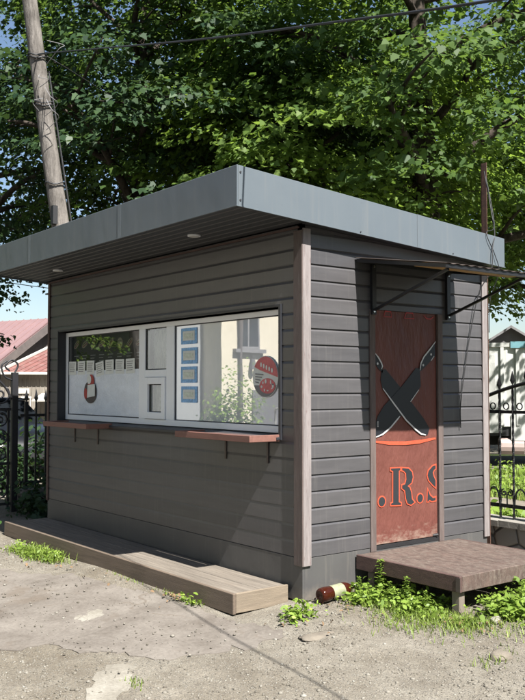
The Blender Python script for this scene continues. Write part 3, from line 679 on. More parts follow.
def sheet(mb, poly, x, m=0, thick=0.0012):
    mb.prism(poly, lambda q, xx: (xx, min(1.506, max(0.769, q[0])), q[1]), x, x + thick, m)
def ribbon(mb, pts, w, x, m=0):
    pts = [Vector(q) for q in pts]; L = []; Rr = []
    for i, q in enumerate(pts):
        t = (pts[min(i + 1, len(pts) - 1)] - pts[max(i - 1, 0)]).normalized(); nn = Vector((-t.y, t.x)) * w / 2
        if i in (0, len(pts) - 1): nn *= 0.5
        L.append(q + nn); Rr.append(q - nn)
    for i in range(len(pts) - 1):
        mb.prism([L[i], L[i + 1], Rr[i + 1], Rr[i]], lambda q, xx: (xx, min(1.506, max(0.769, q[0])), q[1]), x, x + 0.0012, m)
BX = -0.0045
mb = MB()
for poly in ART['R'] + ART['S'] + DOTS: sheet(mb, offset_poly(poly, 0.011), BX, 1, 0.0010)
for poly in ART['R'] + ART['S'] + DOTS: sheet(mb, poly, BX + 0.0018, 0, 0.0010)
mb.build('lettering', [M['lettering'], M['orange']], door)
mb = MB()
for poly in ART['A']: sheet(mb, poly, BX, 0)
for poly in ART['B']: sheet(mb, poly, BX + 0.0020, 0)
for ln in ART['lines']: ribbon(mb, ln, 0.013, BX + 0.0045, 1)
for cy, cz in ((0.800, 1.795), (1.445, 1.885), (1.345, 1.792)): mb.prism(circ(cy, cz, 0.010), lambda q, xx: (xx, q[0], q[1]), BX + 0.0045, BX + 0.0055, 1)
for a in (0, 1):
    zc = 1.305; mb.prism([(0.793, zc - 0.022), (0.806, zc - 0.022), (0.806, zc + 0.022), (0.793, zc + 0.022)], lambda q, xx: (xx, q[0], q[1]), BX + 0.0045 + a * 0.0016, BX + 0.0052 + a * 0.0016, 1 - a) if a == 0 else mb.prism([(0.797, zc - 0.016), (0.802, zc - 0.016), (0.802, zc + 0.016), (0.797, zc + 0.016)], lambda q, xx: (xx, q[0], q[1]), BX + 0.0061, BX + 0.0068, 0)
mb.build('crossed_knives_emblem', [M['knifeprint'], M['whiteprint']], door)
mb = MB(); ribbon(mb, ART['orange'][0], 0.030, BX, 0); mb.build('orange_stripe', M['orange'], door)
for ln in ART['top']:
    mb = MB(); ribbon(mb, ln, 0.010, BX, 0); mb.build('cut_off_letter', M['redprint'], door)

# awning over the door
AY0, AY1, AXD, AZ0, AZ1 = 0.555, 1.735, 0.93, 2.632, 2.488
az = lambda x: AZ0 + (AZ1 - AZ0) * x / AXD
mb = MB(); nw = 96; vs = []
for x in (0.012, AXD + 0.012):
    for i in range(nw + 1):
        y = AY0 - 0.01 + (AY1 - AY0 + 0.02) * i / nw
        vs.append((x, y, az(x) + 0.005 + 0.004 * math.sin(i * 2 * math.pi / 8)))
vs += [(a, b, c + 0.0015) for a, b, c in vs]
n = nw + 1
mb.add(vs, [(i, i + 1, n + i + 1, n + i) for i in range(nw)] + [(2 * n + i, 3 * n + i, 3 * n + i + 1, 2 * n + i + 1) for i in range(nw)] + [(n + i, n + i + 1, 3 * n + i + 1, 3 * n + i) for i in range(nw)] + [(0, n, 3 * n, 2 * n), (n - 1, 2 * n - 1, 4 * n - 1, 3 * n - 1)])
aw = mb.build('awning', M['awningsheet'], kiosk, fix=False)
mb = MB()
for yy in (AY0 + 0.012, AY1 - 0.012): mb.bar((0.014, yy, az(0.014) - 0.016), (AXD, yy, az(AXD) - 0.016), 0.024, 0.026)
mb.bar((AXD - 0.012, AY0 + 0.025, az(AXD - 0.012) - 0.016), (AXD - 0.012, AY1 - 0.025, az(AXD - 0.012) - 0.016), 0.024, 0.026)
mb.bar((0.024, AY0 + 0.025, az(0.02) - 0.016), (0.024, AY1 - 0.025, az(0.02) - 0.016), 0.022, 0.028)
mb.build('awning_frame', M['black'], aw)
for x in (0.66,):
    mb = MB(); mb.bar((x, AY0 + 0.026, az(x) - 0.014), (x, AY1 - 0.026, az(x) - 0.014), 0.11, 0.022); mb.build('board', M['woodraw'], aw)
for yy in (0.735, 1.645):
    mb = MB(); mb.box(0.010, 0.034, yy - 0.022, yy + 0.022, 2.19, az(0.03) - 0.034)
    mb.bar((0.034, yy, 2.225), (0.80, yy, az(0.80) - 0.030), 0.020, 0.020); mb.build('strut', M['black'], aw)
    mb = MB()
    for z in (2.215, 2.575):
        mb = MB(); mb.tube([(0.034, yy - 0.006, z), (0.042, yy - 0.006, z)], 0.011, 8); mb.build('bolt', M['chrome'], aw)

# ------------------------------------------------------------------ things taped inside the window
PY = WY + 0.030
QY = WY - 0.004      # papers stuck on the outer face of the glass (glass at WY + 0.018)
def plate(mb, x0, x1, z0, z1, y, m=0, t=0.001): mb.box(x0, x1, y, y + t, z0, z1, m)
menu = MB(); plate(menu, OX0 + 0.06, m1 - 0.012, 1.865, FT - 0.048, PY + 0.030, 0)
for i in range(8):
    cx = OX0 + 0.16 + i * 0.205; cz = 2.09 - 0.004 * i; an = rnd.uniform(0.2, 1.3) if i != 5 else 0
    L, w = (0.075, 0.034) if i not in (5,) else (0.058, 0.058)
    pl = []
    for k in range(14):
        u = L * math.cos(k * math.pi / 7); v_ = w * math.sin(k * math.pi / 7)
        pl.append((cx + u * math.cos(an) - v_ * math.sin(an), cz + u * math.sin(an) + v_ * math.cos(an)))
    menu.prism(pl, lambda q, yy: (q[0], yy, q[1]), PY + 0.027, PY + 0.029, 1)
    for k in (-1, 1):
        menu.prism([(cx + (a * 0.65) * math.cos(an) - (k * w * 0.35 + b) * math.sin(an), cz + (a * 0.65) * math.sin(an) + (k * w * 0.35 + b) * math.cos(an)) for a, b in ((-L, -0.004), (L, -0.004), (L, 0.004), (-L, 0.004))], lambda q, yy: (q[0], yy, q[1]), PY + 0.0245, PY + 0.0260, 2 + (k > 0))
    for r_ in range(2 if i in (0, 5, 6) else 3):
        if i == 0 and r_ > 0: continue
        plate(menu, cx - 0.060, cx + 0.055 - 0.02 * (r_ % 2), 1.955 - 0.032 * r_, 1.963 - 0.032 * r_, PY + 0.027, 4)
mo = menu.build('menu_board', [M['menu'], M['foodprint'], M['redprint'], M['weed'], M['paper']], loc=(-3.46, PY + 0.03, 1.865))
tag(mo, 'dark picture menu strip with food pictures across the top of the left pane', 'menu board')
ords = ['leftmost', 'second from the left', 'third from the left', 'tilted one, fourth', 'fifth from the left', 'sixth from the left', 'rightmost']
for i in range(7):
    cx = OX0 + 0.155 + i * 0.222; w, h = 0.092, 0.150; an = (-0.02, 0.01, -0.015, 0.14, 0.02, -0.01, 0.015)[i]; cz = 1.822 - (0.018 if i == 3 else 0)
    mb = MB()
    c = lambda u, v: (cx + u * math.cos(an) - v * math.sin(an), cz + u * math.sin(an) + v * math.cos(an))
    mb.prism([c(-w, -h / 2), c(w, -h / 2), c(w, h / 2), c(-w, h / 2)], lambda q, yy: (q[0], yy, q[1]), QY + 0.016, QY + 0.017, 0)
    for k in range(5):
        v = 0.045 - 0.022 * k
        mb.prism([c(-w * 0.7, v), c(w * (0.65 - 0.12 * (k % 3)), v), c(w * (0.65 - 0.12 * (k % 3)), v + 0.006), c(-w * 0.7, v + 0.006)], lambda q, yy: (q[0], yy, q[1]), QY + 0.0130, QY + 0.0145, 1)
    o = mb.build('paper_sheet', [M['paper'], M['greyroof']], loc=(cx, QY + 0.016, cz))
    tag(o, 'white paper sheet under the menu strip, %s of seven' % ords[i], 'paper sheet', 'paper sheets under the menu strip')
pos = ['topmost', 'second from the top', 'third from the top', 'lowest']
for i in range(4):
    z1 = 2.150 - i * 0.178 - 0.004 * (i % 2); z0 = z1 - 0.148; x0 = -1.862 + 0.006 * (i % 2); x1 = x0 + 0.268
    mb = MB(); plate(mb, x0, x1, z0, z1, QY + 0.016, 0); plate(mb, x0 + 0.035, x1 - 0.035, z0 + 0.032, z1 - 0.028, QY + 0.0130, 1)
    plate(mb, x0 + 0.055, x1 - 0.06, z0 + 0.050, z1 - 0.048, QY + 0.0105, 2)
    o = mb.build('notice', [M['blueprint'], M['paper'], M['palenotice']], loc=(x0, QY + 0.016, z0))
    tag(o, 'blue bordered notice in the right pane, %s of four' % pos[i], 'notice', 'blue bordered notices in the window')
mb = MB()
def disc(cx, cz, rx, rz, cut=None, k=28): return [(cx + rx * math.cos(2 * math.pi * q / k), cz + rz * math.sin(2 * math.pi * q / k)) for q in range(k)]
yf = lambda q, yy: (q[0], yy, q[1])
cx, cz, rr = -0.575, 1.690, 0.170
mb.prism(disc(cx, cz, rr, rr), yf, QY + 0.010, QY + 0.011, 0)
top = [(cx + rr * 0.97 * math.cos(a), cz + rr * 0.97 * math.sin(a)) for a in np.linspace(R(-2), R(150), 20)]
mb.prism(top + [(cx - 0.07, cz + 0.055)], yf, QY + 0.0072, QY + 0.0082, 1)
mb.prism(disc(cx + 0.03, cz - 0.075, 0.105, 0.062), yf, QY + 0.0072, QY + 0.0082, 1)
for k in range(9):
    ax = cx + 0.03 + 0.075 * math.cos(k * 2.4); azz = cz - 0.075 + 0.038 * math.sin(k * 2.4)
    mb.prism(disc(ax, azz, 0.013 - 0.004 * (k % 2), 0.018 - 0.006 * (k % 3), k=8), yf, QY + 0.0050, QY + 0.0058, 0)
mb.prism([(cx + rr * 0.97 * math.cos(a), cz + rr * 0.97 * math.sin(a)) for a in np.linspace(R(205), R(335), 16)], yf, QY + 0.0082, QY + 0.0092, 2)
for k in range(5): mb.prism(disc(cx - 0.05 + 0.036 * k, cz + 0.098 - 0.012 * k, 0.011, 0.020, k=10), yf, QY + 0.0050, QY + 0.0058, 0)
for k in range(4): mb.prism([(cx - 0.13, cz + 0.02 - 0.022 * k), (cx - 0.02 - 0.02 * k, cz + 0.012 - 0.022 * k), (cx - 0.02 - 0.02 * k, cz + 0.020 - 0.022 * k), (cx - 0.13, cz + 0.028 - 0.022 * k)], yf, QY + 0.0050, QY + 0.0058, 2)
tag(mb.build('round_sticker', [M['paper'], M['stickerred'], M['greyroof']], loc=(cx, QY + 0.01, cz)), 'round red and white sticker at the right edge of the window', 'sticker')
cx, cz = -3.70, 1.575
mb = MB(); mb.prism(disc(cx, cz - 0.02, 0.15, 0.125), yf, QY + 0.010, QY + 0.011, 2); mb.prism(disc(cx + 0.02, cz + 0.095, 0.075, 0.075), yf, QY + 0.0075, QY + 0.0085, 1); mb.prism(disc(cx - 0.02, cz + 0.115, 0.05, 0.05), yf, QY + 0.005, QY + 0.006, 0)
mb.prism([(cx - 0.06, cz - 0.085), (cx + 0.125, cz - 0.065), (cx + 0.125, cz + 0.065), (cx - 0.05, cz + 0.055)], yf, QY + 0.0025, QY + 0.0035, 0)
mb.prism(disc(cx - 0.10, cz - 0.04, 0.04, 0.06), yf, QY + 0.005, QY + 0.006, 1)
tag(mb.build('picture_card', [M['paper'], M['redprint'], M['rake']], loc=(cx, QY, cz)), 'cut-out red and white picture card stuck on the pale film of the left pane', 'picture card')

# ------------------------------------------------------------------ bench step in front of the window
bench = thing('low_bench', 'long low weathered wooden bench step along the kiosk front', 'bench step', (-2.3, -0.28, -0.05))
BX0, BX1, BY0, BZ = -4.50, -0.134, -0.544, 0.110
n = 4; wy = (-0.035 - (BY0 + 0.028)) / n
for i in range(n):
    y0 = BY0 + 0.028 + i * wy; mb = MB(); mb.box(BX0 + 0.002, BX1 - 0.024, y0 + 0.002, y0 + wy - 0.003, BZ - 0.030, BZ - 0.003 + rnd.uniform(-0.002, 0.001)); mb.build('top_plank', M['benchtop'], bench, bev=0.003)
mb = MB(); mb.box(BX0, BX1 - 0.001, BY0, BY0 + 0.027, -0.040, BZ); mb.build('front_board', M['benchside'], bench, bev=0.004)
mb = MB(); mb.box(BX1 - 0.023, BX1, BY0 + 0.0275, -0.03, -0.034, BZ); mb.build('end_board', M['benchend'], bench, bev=0.004)
mb = MB(); mb.box(BX0, BX0 + 0.023, BY0 + 0.0275, -0.03, -0.034, BZ - 0.032); mb.build('end_board', M['benchside'], bench)
mb = MB()
for x in (BX0 + 0.25, -3.1, -1.8, BX1 - 0.35):
    mb = MB(); mb.box(x, x + 0.08, BY0 + 0.09, -0.08, -0.12, BZ - 0.032); mb.build('bearer', M['leg'], bench)

# ------------------------------------------------------------------ platform at the door
pf = thing('entry_platform', 'worn red-brown wooden platform on short legs below the door', 'platform', (0.52, 1.15, 0.05))
PX1, PY0, PY1, PZ = 1.045, 0.538, 1.76, 0.291
mb = MB(); mb.box(0.015, PX1 - 0.028, PY0 + 0.026, 1.16, PZ - 0.022, PZ - 0.001); mb.build('deck_sheet', M['plat'], pf, bev=0.003)
mb = MB(); mb.box(0.015, PX1 - 0.028, 1.164, PY1 - 0.026, PZ - 0.022, PZ); mb.build('deck_sheet', M['plat'], pf, bev=0.003)
mb = MB(); mb.box(0.012, PX1, PY0, PY0 + 0.025, PZ - 0.112, PZ + 0.001); mb.build('apron_board', M['platside'], pf, bev=0.004)
mb = MB(); mb.box(0.012, PX1, PY1 - 0.025, PY1, PZ - 0.112, PZ + 0.001); mb.build('apron_board', M['platside'], pf, bev=0.004)
mb = MB(); mb.box(PX1 - 0.027, PX1 - 0.0005, PY0 + 0.0255, PY1 - 0.0255, PZ - 0.110, PZ + 0.001); mb.build('apron_board', M['plat'], pf, bev=0.004)
for x, y in ((PX1 - 0.10, PY0 + 0.03), (0.10, PY0 + 0.04), (PX1 - 0.10, PY1 - 0.09), (0.10, PY1 - 0.09)):
    mb = MB(); mb.box(x, x + 0.068, y, y + 0.06, gz(x, y) - 0.02, PZ - 0.024); mb.build('leg', M['leg'], pf, bev=0.004)
mb = MB(); mb.box(PX1 - 0.035, PX1 + 0.004, PY0 - 0.003, PY0 + 0.0, PZ - 0.108, PZ - 0.01); mb.build('corner_strap', M['strap'], pf)

# cinder block behind the platform
blk = MB(); bx, by, bz = 0.92, 2.02, gz(0.92, 2.02) - 0.01
blk.box(bx - 0.19, bx + 0.19, by - 0.095, by - 0.065, bz, bz + 0.19); blk.box(bx - 0.19, bx + 0.19, by + 0.065, by + 0.095, bz, bz + 0.19)
for q in (-0.19, -0.015, 0.16): blk.box(bx + q, bx + q + 0.03, by - 0.065, by + 0.065, bz, bz + 0.19)
tag(blk.build('concrete_block', M['cinder'], loc=(bx, by, bz), bev=0.003), 'hollow grey concrete block on the ground behind the platform', 'concrete block')

# ------------------------------------------------------------------ bottle
def lathe(mb, org, axis, prof, k=20, m=0):
    axis = Vector(axis).normalized(); u = axis.orthogonal().normalized(); w = axis.cross(u); vs = []
    for d, r in prof:
        for i in range(k):
            a = 2 * math.pi * i / k; vs.append(Vector(org) + axis * d + (u * math.cos(a) + w * math.sin(a)) * max(r, 0.0005))
    n = len(prof)
    mb.add(vs, [(i * k + j, i * k + (j + 1) % k, (i + 1) * k + (j + 1) % k, (i + 1) * k + j) for i in range(n - 1) for j in range(k)], m)
bo = Vector((0.125, 0.055, gz(0.1, 0.12) + 0.060)); ba = (-0.03, 1.0, 0.045)
bt = thing('plastic_bottle', 'brown plastic bottle with yellow-green label lying against the kiosk skirting', 'bottle', bo)
mb = MB(); lathe(mb, bo, ba, [(0.012, 0.0), (0.006, 0.018), (0.0, 0.034), (0.006, 0.048), (0.022, 0.055), (0.05, 0.056), (0.085, 0.055), (0.105, 0.051), (0.12, 0.051), (0.22, 0.052), (0.235, 0.055), (0.262, 0.054), (0.295, 0.043), (0.325, 0.026), (0.345, 0.015), (0.37, 0.013), (0.372, 0.0)])
mb.build('body', M['pet'], bt, smooth=True)
mb = MB(); lathe(mb, bo, ba, [(0.112, 0.0525), (0.228, 0.0535)]); mb.build('label', M['label'], bt, smooth=True, fix=False)
mb = MB(); lathe(mb, bo, ba, [(0.362, 0.0), (0.362, 0.0165), (0.384, 0.0165), (0.385, 0.0)], 14); mb.build('cap', M['cap'], bt)

# ------------------------------------------------------------------ rusty post and wires behind the roof
post = MB(); px_, py_ = -0.20, 2.44
post.box(px_ - 0.03, px_ + 0.03, py_ - 0.004, py_ + 0.004, 0.0, 3.74); post.box(px_ - 0.034, px_ - 0.026, py_ - 0.004, py_ + 0.05, 0.0, 3.74)
tag(post.build('angle_iron_post', M['rust'], loc=(px_, py_, 0)), 'rusty angle iron post rising behind the right end of the kiosk roof', 'post')
def wirething(name, pts, r, label, cat='wire', group=None, m='wire', sides=5):
    mb = MB(); mb.tube(pts, r, sides); p0 = Vector(pts[0])
    return tag(mb.build(name, M[m], loc=p0, smooth=True), label, cat, group)
def catmull(P, k=10):
    P = [Vector(q) for q in P]; out = []
    for i in range(len(P) - 1):
        a, b, c, d = P[max(i - 1, 0)], P[i], P[i + 1], P[min(i + 2, len(P) - 1)]
        for j in range(k):
            t = j / k; out.append(0.5 * ((2 * b) + (c - a) * t + (2 * a - 5 * b + 4 * c - d) * t * t + (3 * b - a - 3 * c + d) * t ** 3))
    return out + [P[-1]]
wirething('hanging_wire', catmull([(-0.19, 2.43, 3.66), (-0.05, 2.36, 3.2), (0.10, 2.20, 2.99), (0.135, 2.12, 2.85), (0.14, 2.09, 2.64), (0.06, 2.02, 2.45), (0.022, 1.93, 2.05), (0.02, 1.86, 1.75), (0.02, 1.80, 1.45), (0.02, 1.80, 1.25)]), 0.005, 'black wire drooping from the rusty post over the fascia and down the door wall')
wirething('hanging_wire', catmull([(-0.17, 2.43, 3.60), (0.02, 2.30, 3.1), (0.125, 2.05, 2.98), (0.135, 2.15, 2.80), (0.14, 2.20, 2.64), (0.05, 2.19, 2.4), (0.03, 2.195, 2.1)]), 0.004, 'thin black wire crossing the other one on the fascia beside the rusty post')

# ------------------------------------------------------------------ utility pole and overhead cable
pole_base = Vector((-6.30, 1.57, -0.02)); pole_top = Vector((-6.81, 0.27, 9.4))
pl = thing('utility_pole', 'leaning grey weathered wooden utility pole behind the left end of the kiosk', 'utility pole', pole_base)
mb = MB(); K = 16; pts = []; rad = []
for i in range(K + 1):
    t = i / K; q = pole_base.lerp(pole_top, t); pts.append(q + Vector((0.012 * math.sin(t * 9), 0.01 * math.sin(t * 7 + 1), 0))); rad.append(0.158 - 0.070 * t)
mb.tube(pts, rad, 18); pl_m = mb.build('pole', M['pole'], pl, smooth=True)
def on_pole(z): return pole_base.lerp(pole_top, z / 9.4)
mb = MB()
for z, rr in ((5.60, 0.140), (5.64, 0.140), (6.28, 0.135), (6.32, 0.135), (4.5, 0.145)):
    q = on_pole(z); mb = MB(); mb.tube([q + Vector((rr * math.cos(a), rr * math.sin(a), 0.02 * math.sin(a * 3))) for a in np.linspace(0, 2 * math.pi, 20)], 0.011, 5)
    mb.build('wire_band', M['wire'], pl)
mb = MB()
for k in range(5):
    z = 5.5 + 0.17 * k; q = on_pole(z); a = rnd.uniform(-1.2, 0.6)
    d = Vector((math.cos(a), math.sin(a), 0)); s = rnd.choice((-1, 1)) * rnd.uniform(0.08, 0.3)
    mb.tube(catmull([q + d * 0.15, q + d * (0.22 + abs(s)) + Vector((0, 0, s)), q + d * 0.30 + Vector((0.1, 0.1, s * 1.4)), q + d * 0.16 + Vector((0, 0, s * 2))], 6), 0.005, 5)
mb.build('loose_wiring', M['greyroof'], pl)
q = on_pole(4.05)
mb = MB(); mb.box(q.x + 0.06, q.x + 0.14, q.y - 0.17, q.y - 0.10, q.z - 0.14, q.z + 0.12); mb.build('junction_box', M['chassis'], pl)
mb = MB(); mb.tube([on_pole(1) + Vector((0.14, 0.11, 0)), on_pole(4.2) + Vector((0.12, 0.10, 0)), on_pole(6.1) + Vector((0.105, 0.09, 0))], 0.014, 6); mb.build('riser_cable', M['wire'], pl)
tag(mb and wirething('overhead_cable', catmull([on_pole(6.3) + Vector((0.12, 0.0, 0)), (-6.21, 0.55, 6.19), (-4.03, 0.16, 5.48), (-0.76, -0.43, 4.41), (1.18, -0.77, 3.81), (2.42, -0.99, 3.43), (3.9, -1.25, 3.02), (6.2, -1.65, 2.62), (9.5, -2.4, 2.9), (13.5, -3.6, 4.3)], 12), 0.0080, 'black overhead cable running from the leaning pole across the trees to the upper right', 'cable'))
wirething('overhead_wire', catmull([on_pole(6.32) + Vector((0.1, 0.1, 0)), (-10.5, 7.0, 6.5), (-14, 16, 6.6), (-18, 28, 7.4)], 8), 0.008, 'thin wire leaving the leaning pole backwards into the trees', 'wire')
wirething('overhead_wire', catmull([(-13.9, 2.2, 4.35), (-15.5, 4.6, 4.45), (-18, 9.5, 4.7), (-22, 18, 5.6)], 8), 0.010, 'thin wire against the blue sky above the pink roof, upper of two', 'wire')
wirething('overhead_wire', catmull([(-13.9, 2.2, 4.05), (-15.5, 4.6, 4.10), (-18, 9.5, 4.3), (-22, 18, 5.1)], 8), 0.010, 'thin wire against the blue sky above the pink roof, lower of two', 'wire')
ep = MB(); ep.tube([(13.5, -3.6, 0), (13.5, -3.6, 5.0)], [0.15, 0.12], 14)
tag(ep.build('utility_pole', M['pole'], loc=(13.5, -3.6, 0), smooth=True), 'short straight wooden pole across the yard carrying the far end of the cable', 'utility pole')

# ------------------------------------------------------------------ leaves
MAPLE = [(0, -0.03), (0.18, -0.01), (0.38, 0.08), (0.36, 0.25), (0.53, 0.48), (0.34, 0.56), (0.24, 0.72), (0, 1.0), (-0.24, 0.72), (-0.34, 0.56), (-0.53, 0.48), (-0.36, 0.25), (-0.38, 0.08), (-0.18, -0.01)]
OVAL = [(0, 0), (0.22, 0.22), (0.30, 0.5), (0.18, 0.8), (0, 1.0), (-0.18, 0.8), (-0.30, 0.5), (-0.22, 0.22)]
def leaf_mesh(name, pos, nrm, size, mat_, shape=MAPLE, fold=0.18, dirs=None, seed=0):
    """one mesh of flat-ish leaves: pos (n,3), nrm (n,3) leaf normals, size (n,)"""
    r = np.random.default_rng(seed); n = len(pos)
    nrm = nrm / np.linalg.norm(nrm, axis=1, keepdims=True)
    if dirs is None: dirs = r.normal(size=(n, 3))
    t = dirs - nrm * (dirs * nrm).sum(1, keepdims=True); t /= np.linalg.norm(t, axis=1, keepdims=True) + 1e-9
    s = np.cross(nrm, t); sh = np.array(shape); k = len(sh)
    # fold both halves up a little and droop the tip
    fo = (fold * r.uniform(0.2, 2.2, n))[:, None]; dr_ = r.uniform(0.05, 0.5, n)[:, None]
    z = fo * np.abs(sh[None, :, 0]) - dr_ * sh[None, :, 1] ** 2
    V = pos[:, None, :] + size[:, None, None] * (s[:, None, :] * sh[None, :, 0, None] + t[:, None, :] * sh[None, :, 1, None] + nrm[:, None, :] * z[:, :, None])
    V = V.reshape(-1, 3).astype(np.float32)
    me = bpy.data.meshes.new(name)
    me.vertices.add(n * k); me.vertices.foreach_set('co', V.ravel())
    me.loops.add(n * k); me.loops.foreach_set('vertex_index', np.arange(n * k, dtype=np.int32))
    me.polygons.add(n); me.polygons.foreach_set('loop_start', np.arange(0, n * k, k, dtype=np.int32)); me.polygons.foreach_set('loop_total', np.full(n, k, dtype=np.int32))
    at = me.attributes.new('tint', 'FLOAT', 'FACE'); at.data.foreach_set('value', np.clip(r.beta(2, 2, n), 0, 1).astype(np.float32))
    me.materials.append(mat_); me.update(calc_edges=True)
    return me

def tree_parts(seed, H, crown_r, crown_z0, n_spray, per, leaf, mat_, r0=0.26, fork=None, spray_r=0.75, lean=(0, 0)):
    """returns (trunk mesh builder, crown mesh) with the base at the origin"""
    r = random.Random(seed); g = np.random.default_rng(seed)
    mb = MB(); zf = fork or crown_z0 + 0.6
    spine = []; x = y = 0.0
    for i in range(9):
        t = i / 8; z = H * 0.86 * t
        spine.append(Vector((lean[0] * z + 0.10 * math.sin(t * 5 + seed), lean[1] * z + 0.10 * math.sin(t * 4 + 2 * seed), z)))
    mb.tube(spine, [r0 * (1.45 if i == 0 else 1) * (1 - 0.80 * (i / 8) ** 1.1) for i in range(9)], 12)
    def spine_at(z):
        t = max(0, min(0.999, z / (H * 0.86))) * 8; i = int(t); return spine[i].lerp(spine[i + 1], t - i)
    cz = (crown_z0 + H) / 2; rz = (H - crown_z0) / 2
    ends = []
    for k in range(15):
        z = zf + (H * 0.72 - zf) * (k / 14) + r.uniform(-0.2, 0.2); a = k * 2.399 + r.uniform(-0.4, 0.4); s = spine_at(z)
        L = crown_r * r.uniform(0.65, 0.95) * (1 - 0.35 * k / 14)
        d = Vector((math.cos(a), math.sin(a), 0)); rise = r.uniform(0.15, 0.75)
        pts = [s, s + d * L * 0.35 + Vector((0, 0, L * 0.35 * rise * 1.2)), s + d * L * 0.7 + Vector((r.uniform(-.2, .2), r.uniform(-.2, .2), L * 0.7 * rise)), s + d * L + Vector((0, 0, L * rise * 0.75))]
        pp = catmull(pts, 4); rb = r0 * 0.36 * (1 - 0.5 * k / 14)
        mb.tube(pp, [max(0.012, rb * (1 - 0.85 * i / (len(pp) - 1))) for i in range(len(pp))], 7)
        ends.append(pp[-1])
        for q in (0.4, 0.6, 0.8):
            b0 = pp[int(q * (len(pp) - 1))]; a2 = a + r.choice((-1, 1)) * r.uniform(0.5, 1.2); l2 = L * r.uniform(0.25, 0.5)
            e = b0 + Vector((math.cos(a2) * l2, math.sin(a2) * l2, l2 * r.uniform(-0.2, 0.7)))
            mid = b0.lerp(e, 0.5) + Vector((0, 0, 0.08)); mb.tube([b0, mid, e], [rb * 0.35, rb * 0.25, 0.008], 5); ends.append(e)
    # sprays: flattish layers of leaves, most of them in the outer half of the crown, some at the branch ends
    C = []
    for e in ends: C.append(np.array(e))
    while len(C) < n_spray:
        v = g.normal(size=3); v /= np.linalg.norm(v); rad = g.uniform(0.12, 1) ** 0.42
        lump = 1 + 0.22 * math.sin(3 * math.atan2(v[1], v[0]) + seed) * (1 - abs(v[2])) + 0.12 * math.sin(5 * v[2] + seed * 2)
        s = spine_at(min(H * 0.8, cz)); c = np.array([s.x + v[0] * crown_r * rad * lump, s.y + v[1] * crown_r * rad * lump, cz + v[2] * rz * rad])
        C.append(c)
    C = np.array(C); n = len(C)
    cnt = (per * g.uniform(0.5, 1.4, n)).astype(int); idx = np.repeat(np.arange(n), cnt); T = len(idx)
    outw = C - np.array([0, 0, cz]); outw[:, 2] *= 0.3; outw /= np.linalg.norm(outw, axis=1, keepdims=True) + 1e-6
    th = g.uniform(0, 2 * np.pi, T); rr = spray_r * np.sqrt(g.uniform(0, 1, T)) * g.uniform(0.7, 1.3, n)[idx]
    P = np.stack([rr * np.cos(th), rr * np.sin(th), g.normal(0, 0.085, T)], 1)
    out_d = (P * outw[idx]).sum(1); P[:, 2] -= 0.32 * out_d + 0.12 * rr ** 2          # sprays droop outwards
    pos = C[idx] + P
    nr = np.array([0, 0, 1.0]) + 0.35 * outw[idx] + g.normal(0, 0.42, (T, 3))
    dr = outw[idx] + 0.8 * np.stack([np.cos(th), np.sin(th), -0.3 * np.ones(T)], 1) + g.normal(0, 0.3, (T, 3))
    sz = leaf * g.uniform(0.45, 1.35, T)
    me = leaf_mesh('crown', pos, nr, sz, mat_, dirs=dr, seed=seed)
    return mb, me

TREES = {}
def make_tree(kind, loc, rz, label, sc=1.0, group='broadleaf trees behind the kiosk'):
    t = thing('maple_tree', label, 'tree', loc, group)
    tm, cm = TREES[kind]
    for nm, me in (('trunk', tm), ('crown', cm)):
        o = bpy.data.objects.new(nm, me); COL.objects.link(o); o.parent = t
    t.rotation_euler.z = rz; t.scale = (sc, sc, sc)
    return t
for kind, args in {'big': (3, 12.9, 4.6, 2.9, 270, 125, 0.108, M['leaf'], 0.34, None, 0.66), 'tall': (8, 12.4, 4.2, 2.7, 205, 130, 0.108, M['leaf_shaded'], 0.30, 4.0, 0.66), 'light': (5, 9.2, 3.9, 2.7, 235, 122, 0.108, M['leaf_light'], 0.22, None, 0.66)}.items():
    b_, me = tree_parts(*args)
    o = b_.build('trunk', M['bark'], smooth=True); tm = o.data; bpy.data.objects.remove(o)
    TREES[kind] = (tm, me)
g_ = lambda x, y: gz(x, y) - 0.05
make_tree('tall', (-9.75, 4.25, g_(-9, 4)), 0.4, 'tall dark maple whose trunk stands just right of the utility pole')
make_tree('big', (-10.2, 6.3, g_(-9, 6)), 2.1, 'dark maple with forked trunk above the middle of the kiosk front roof edge')
make_tree('big', (-5.35, 7.25, g_(-5, 7)), 4.0, 'big maple with thick dark trunk above the right half of the kiosk roof')
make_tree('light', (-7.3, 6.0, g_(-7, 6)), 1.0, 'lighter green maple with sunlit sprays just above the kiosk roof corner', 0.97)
make_tree('tall', (-15.6, 3.1, g_(-9, 3)), 3.0, 'dark maple at the left edge behind the iron gate')
make_tree('big', (-6.5, 14.5, g_(-6, 6)), 0.2, 'far maple behind the truck and right of the rusty post', 1.0)
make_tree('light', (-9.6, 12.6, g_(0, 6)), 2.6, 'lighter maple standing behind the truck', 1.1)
make_tree('big', (-16.0, 17.5, g_(-9, 6)), 3.3, 'distant maple behind the grey gable roof', 1.25)
for i, (x, y, k, lab) in enumerate(((-2.5, -13.0, 'big', 'added sky-screening maple across the street opposite the kiosk bench'), (4.0, -13.5, 'tall', 'added sky-screening maple across the street behind the photographer'), (11.0, -12.5, 'big', 'added sky-screening maple across the street by the cable end pole'), (16.5, -4.0, 'tall', 'added sky-screening maple east of the yard beyond the cable end pole'), (16.5, 3.5, 'big', 'added sky-screening maple east of the yard facing the kiosk door'), (15.5, 10.5, 'big', 'added sky-screening maple east of the yard beyond the stone base wall'))):
    make_tree(k, (x, y, -0.4), 1.3 * i, lab, 0.95, 'trees across the street')  # unseen trees added to keep low sky light off the kiosk

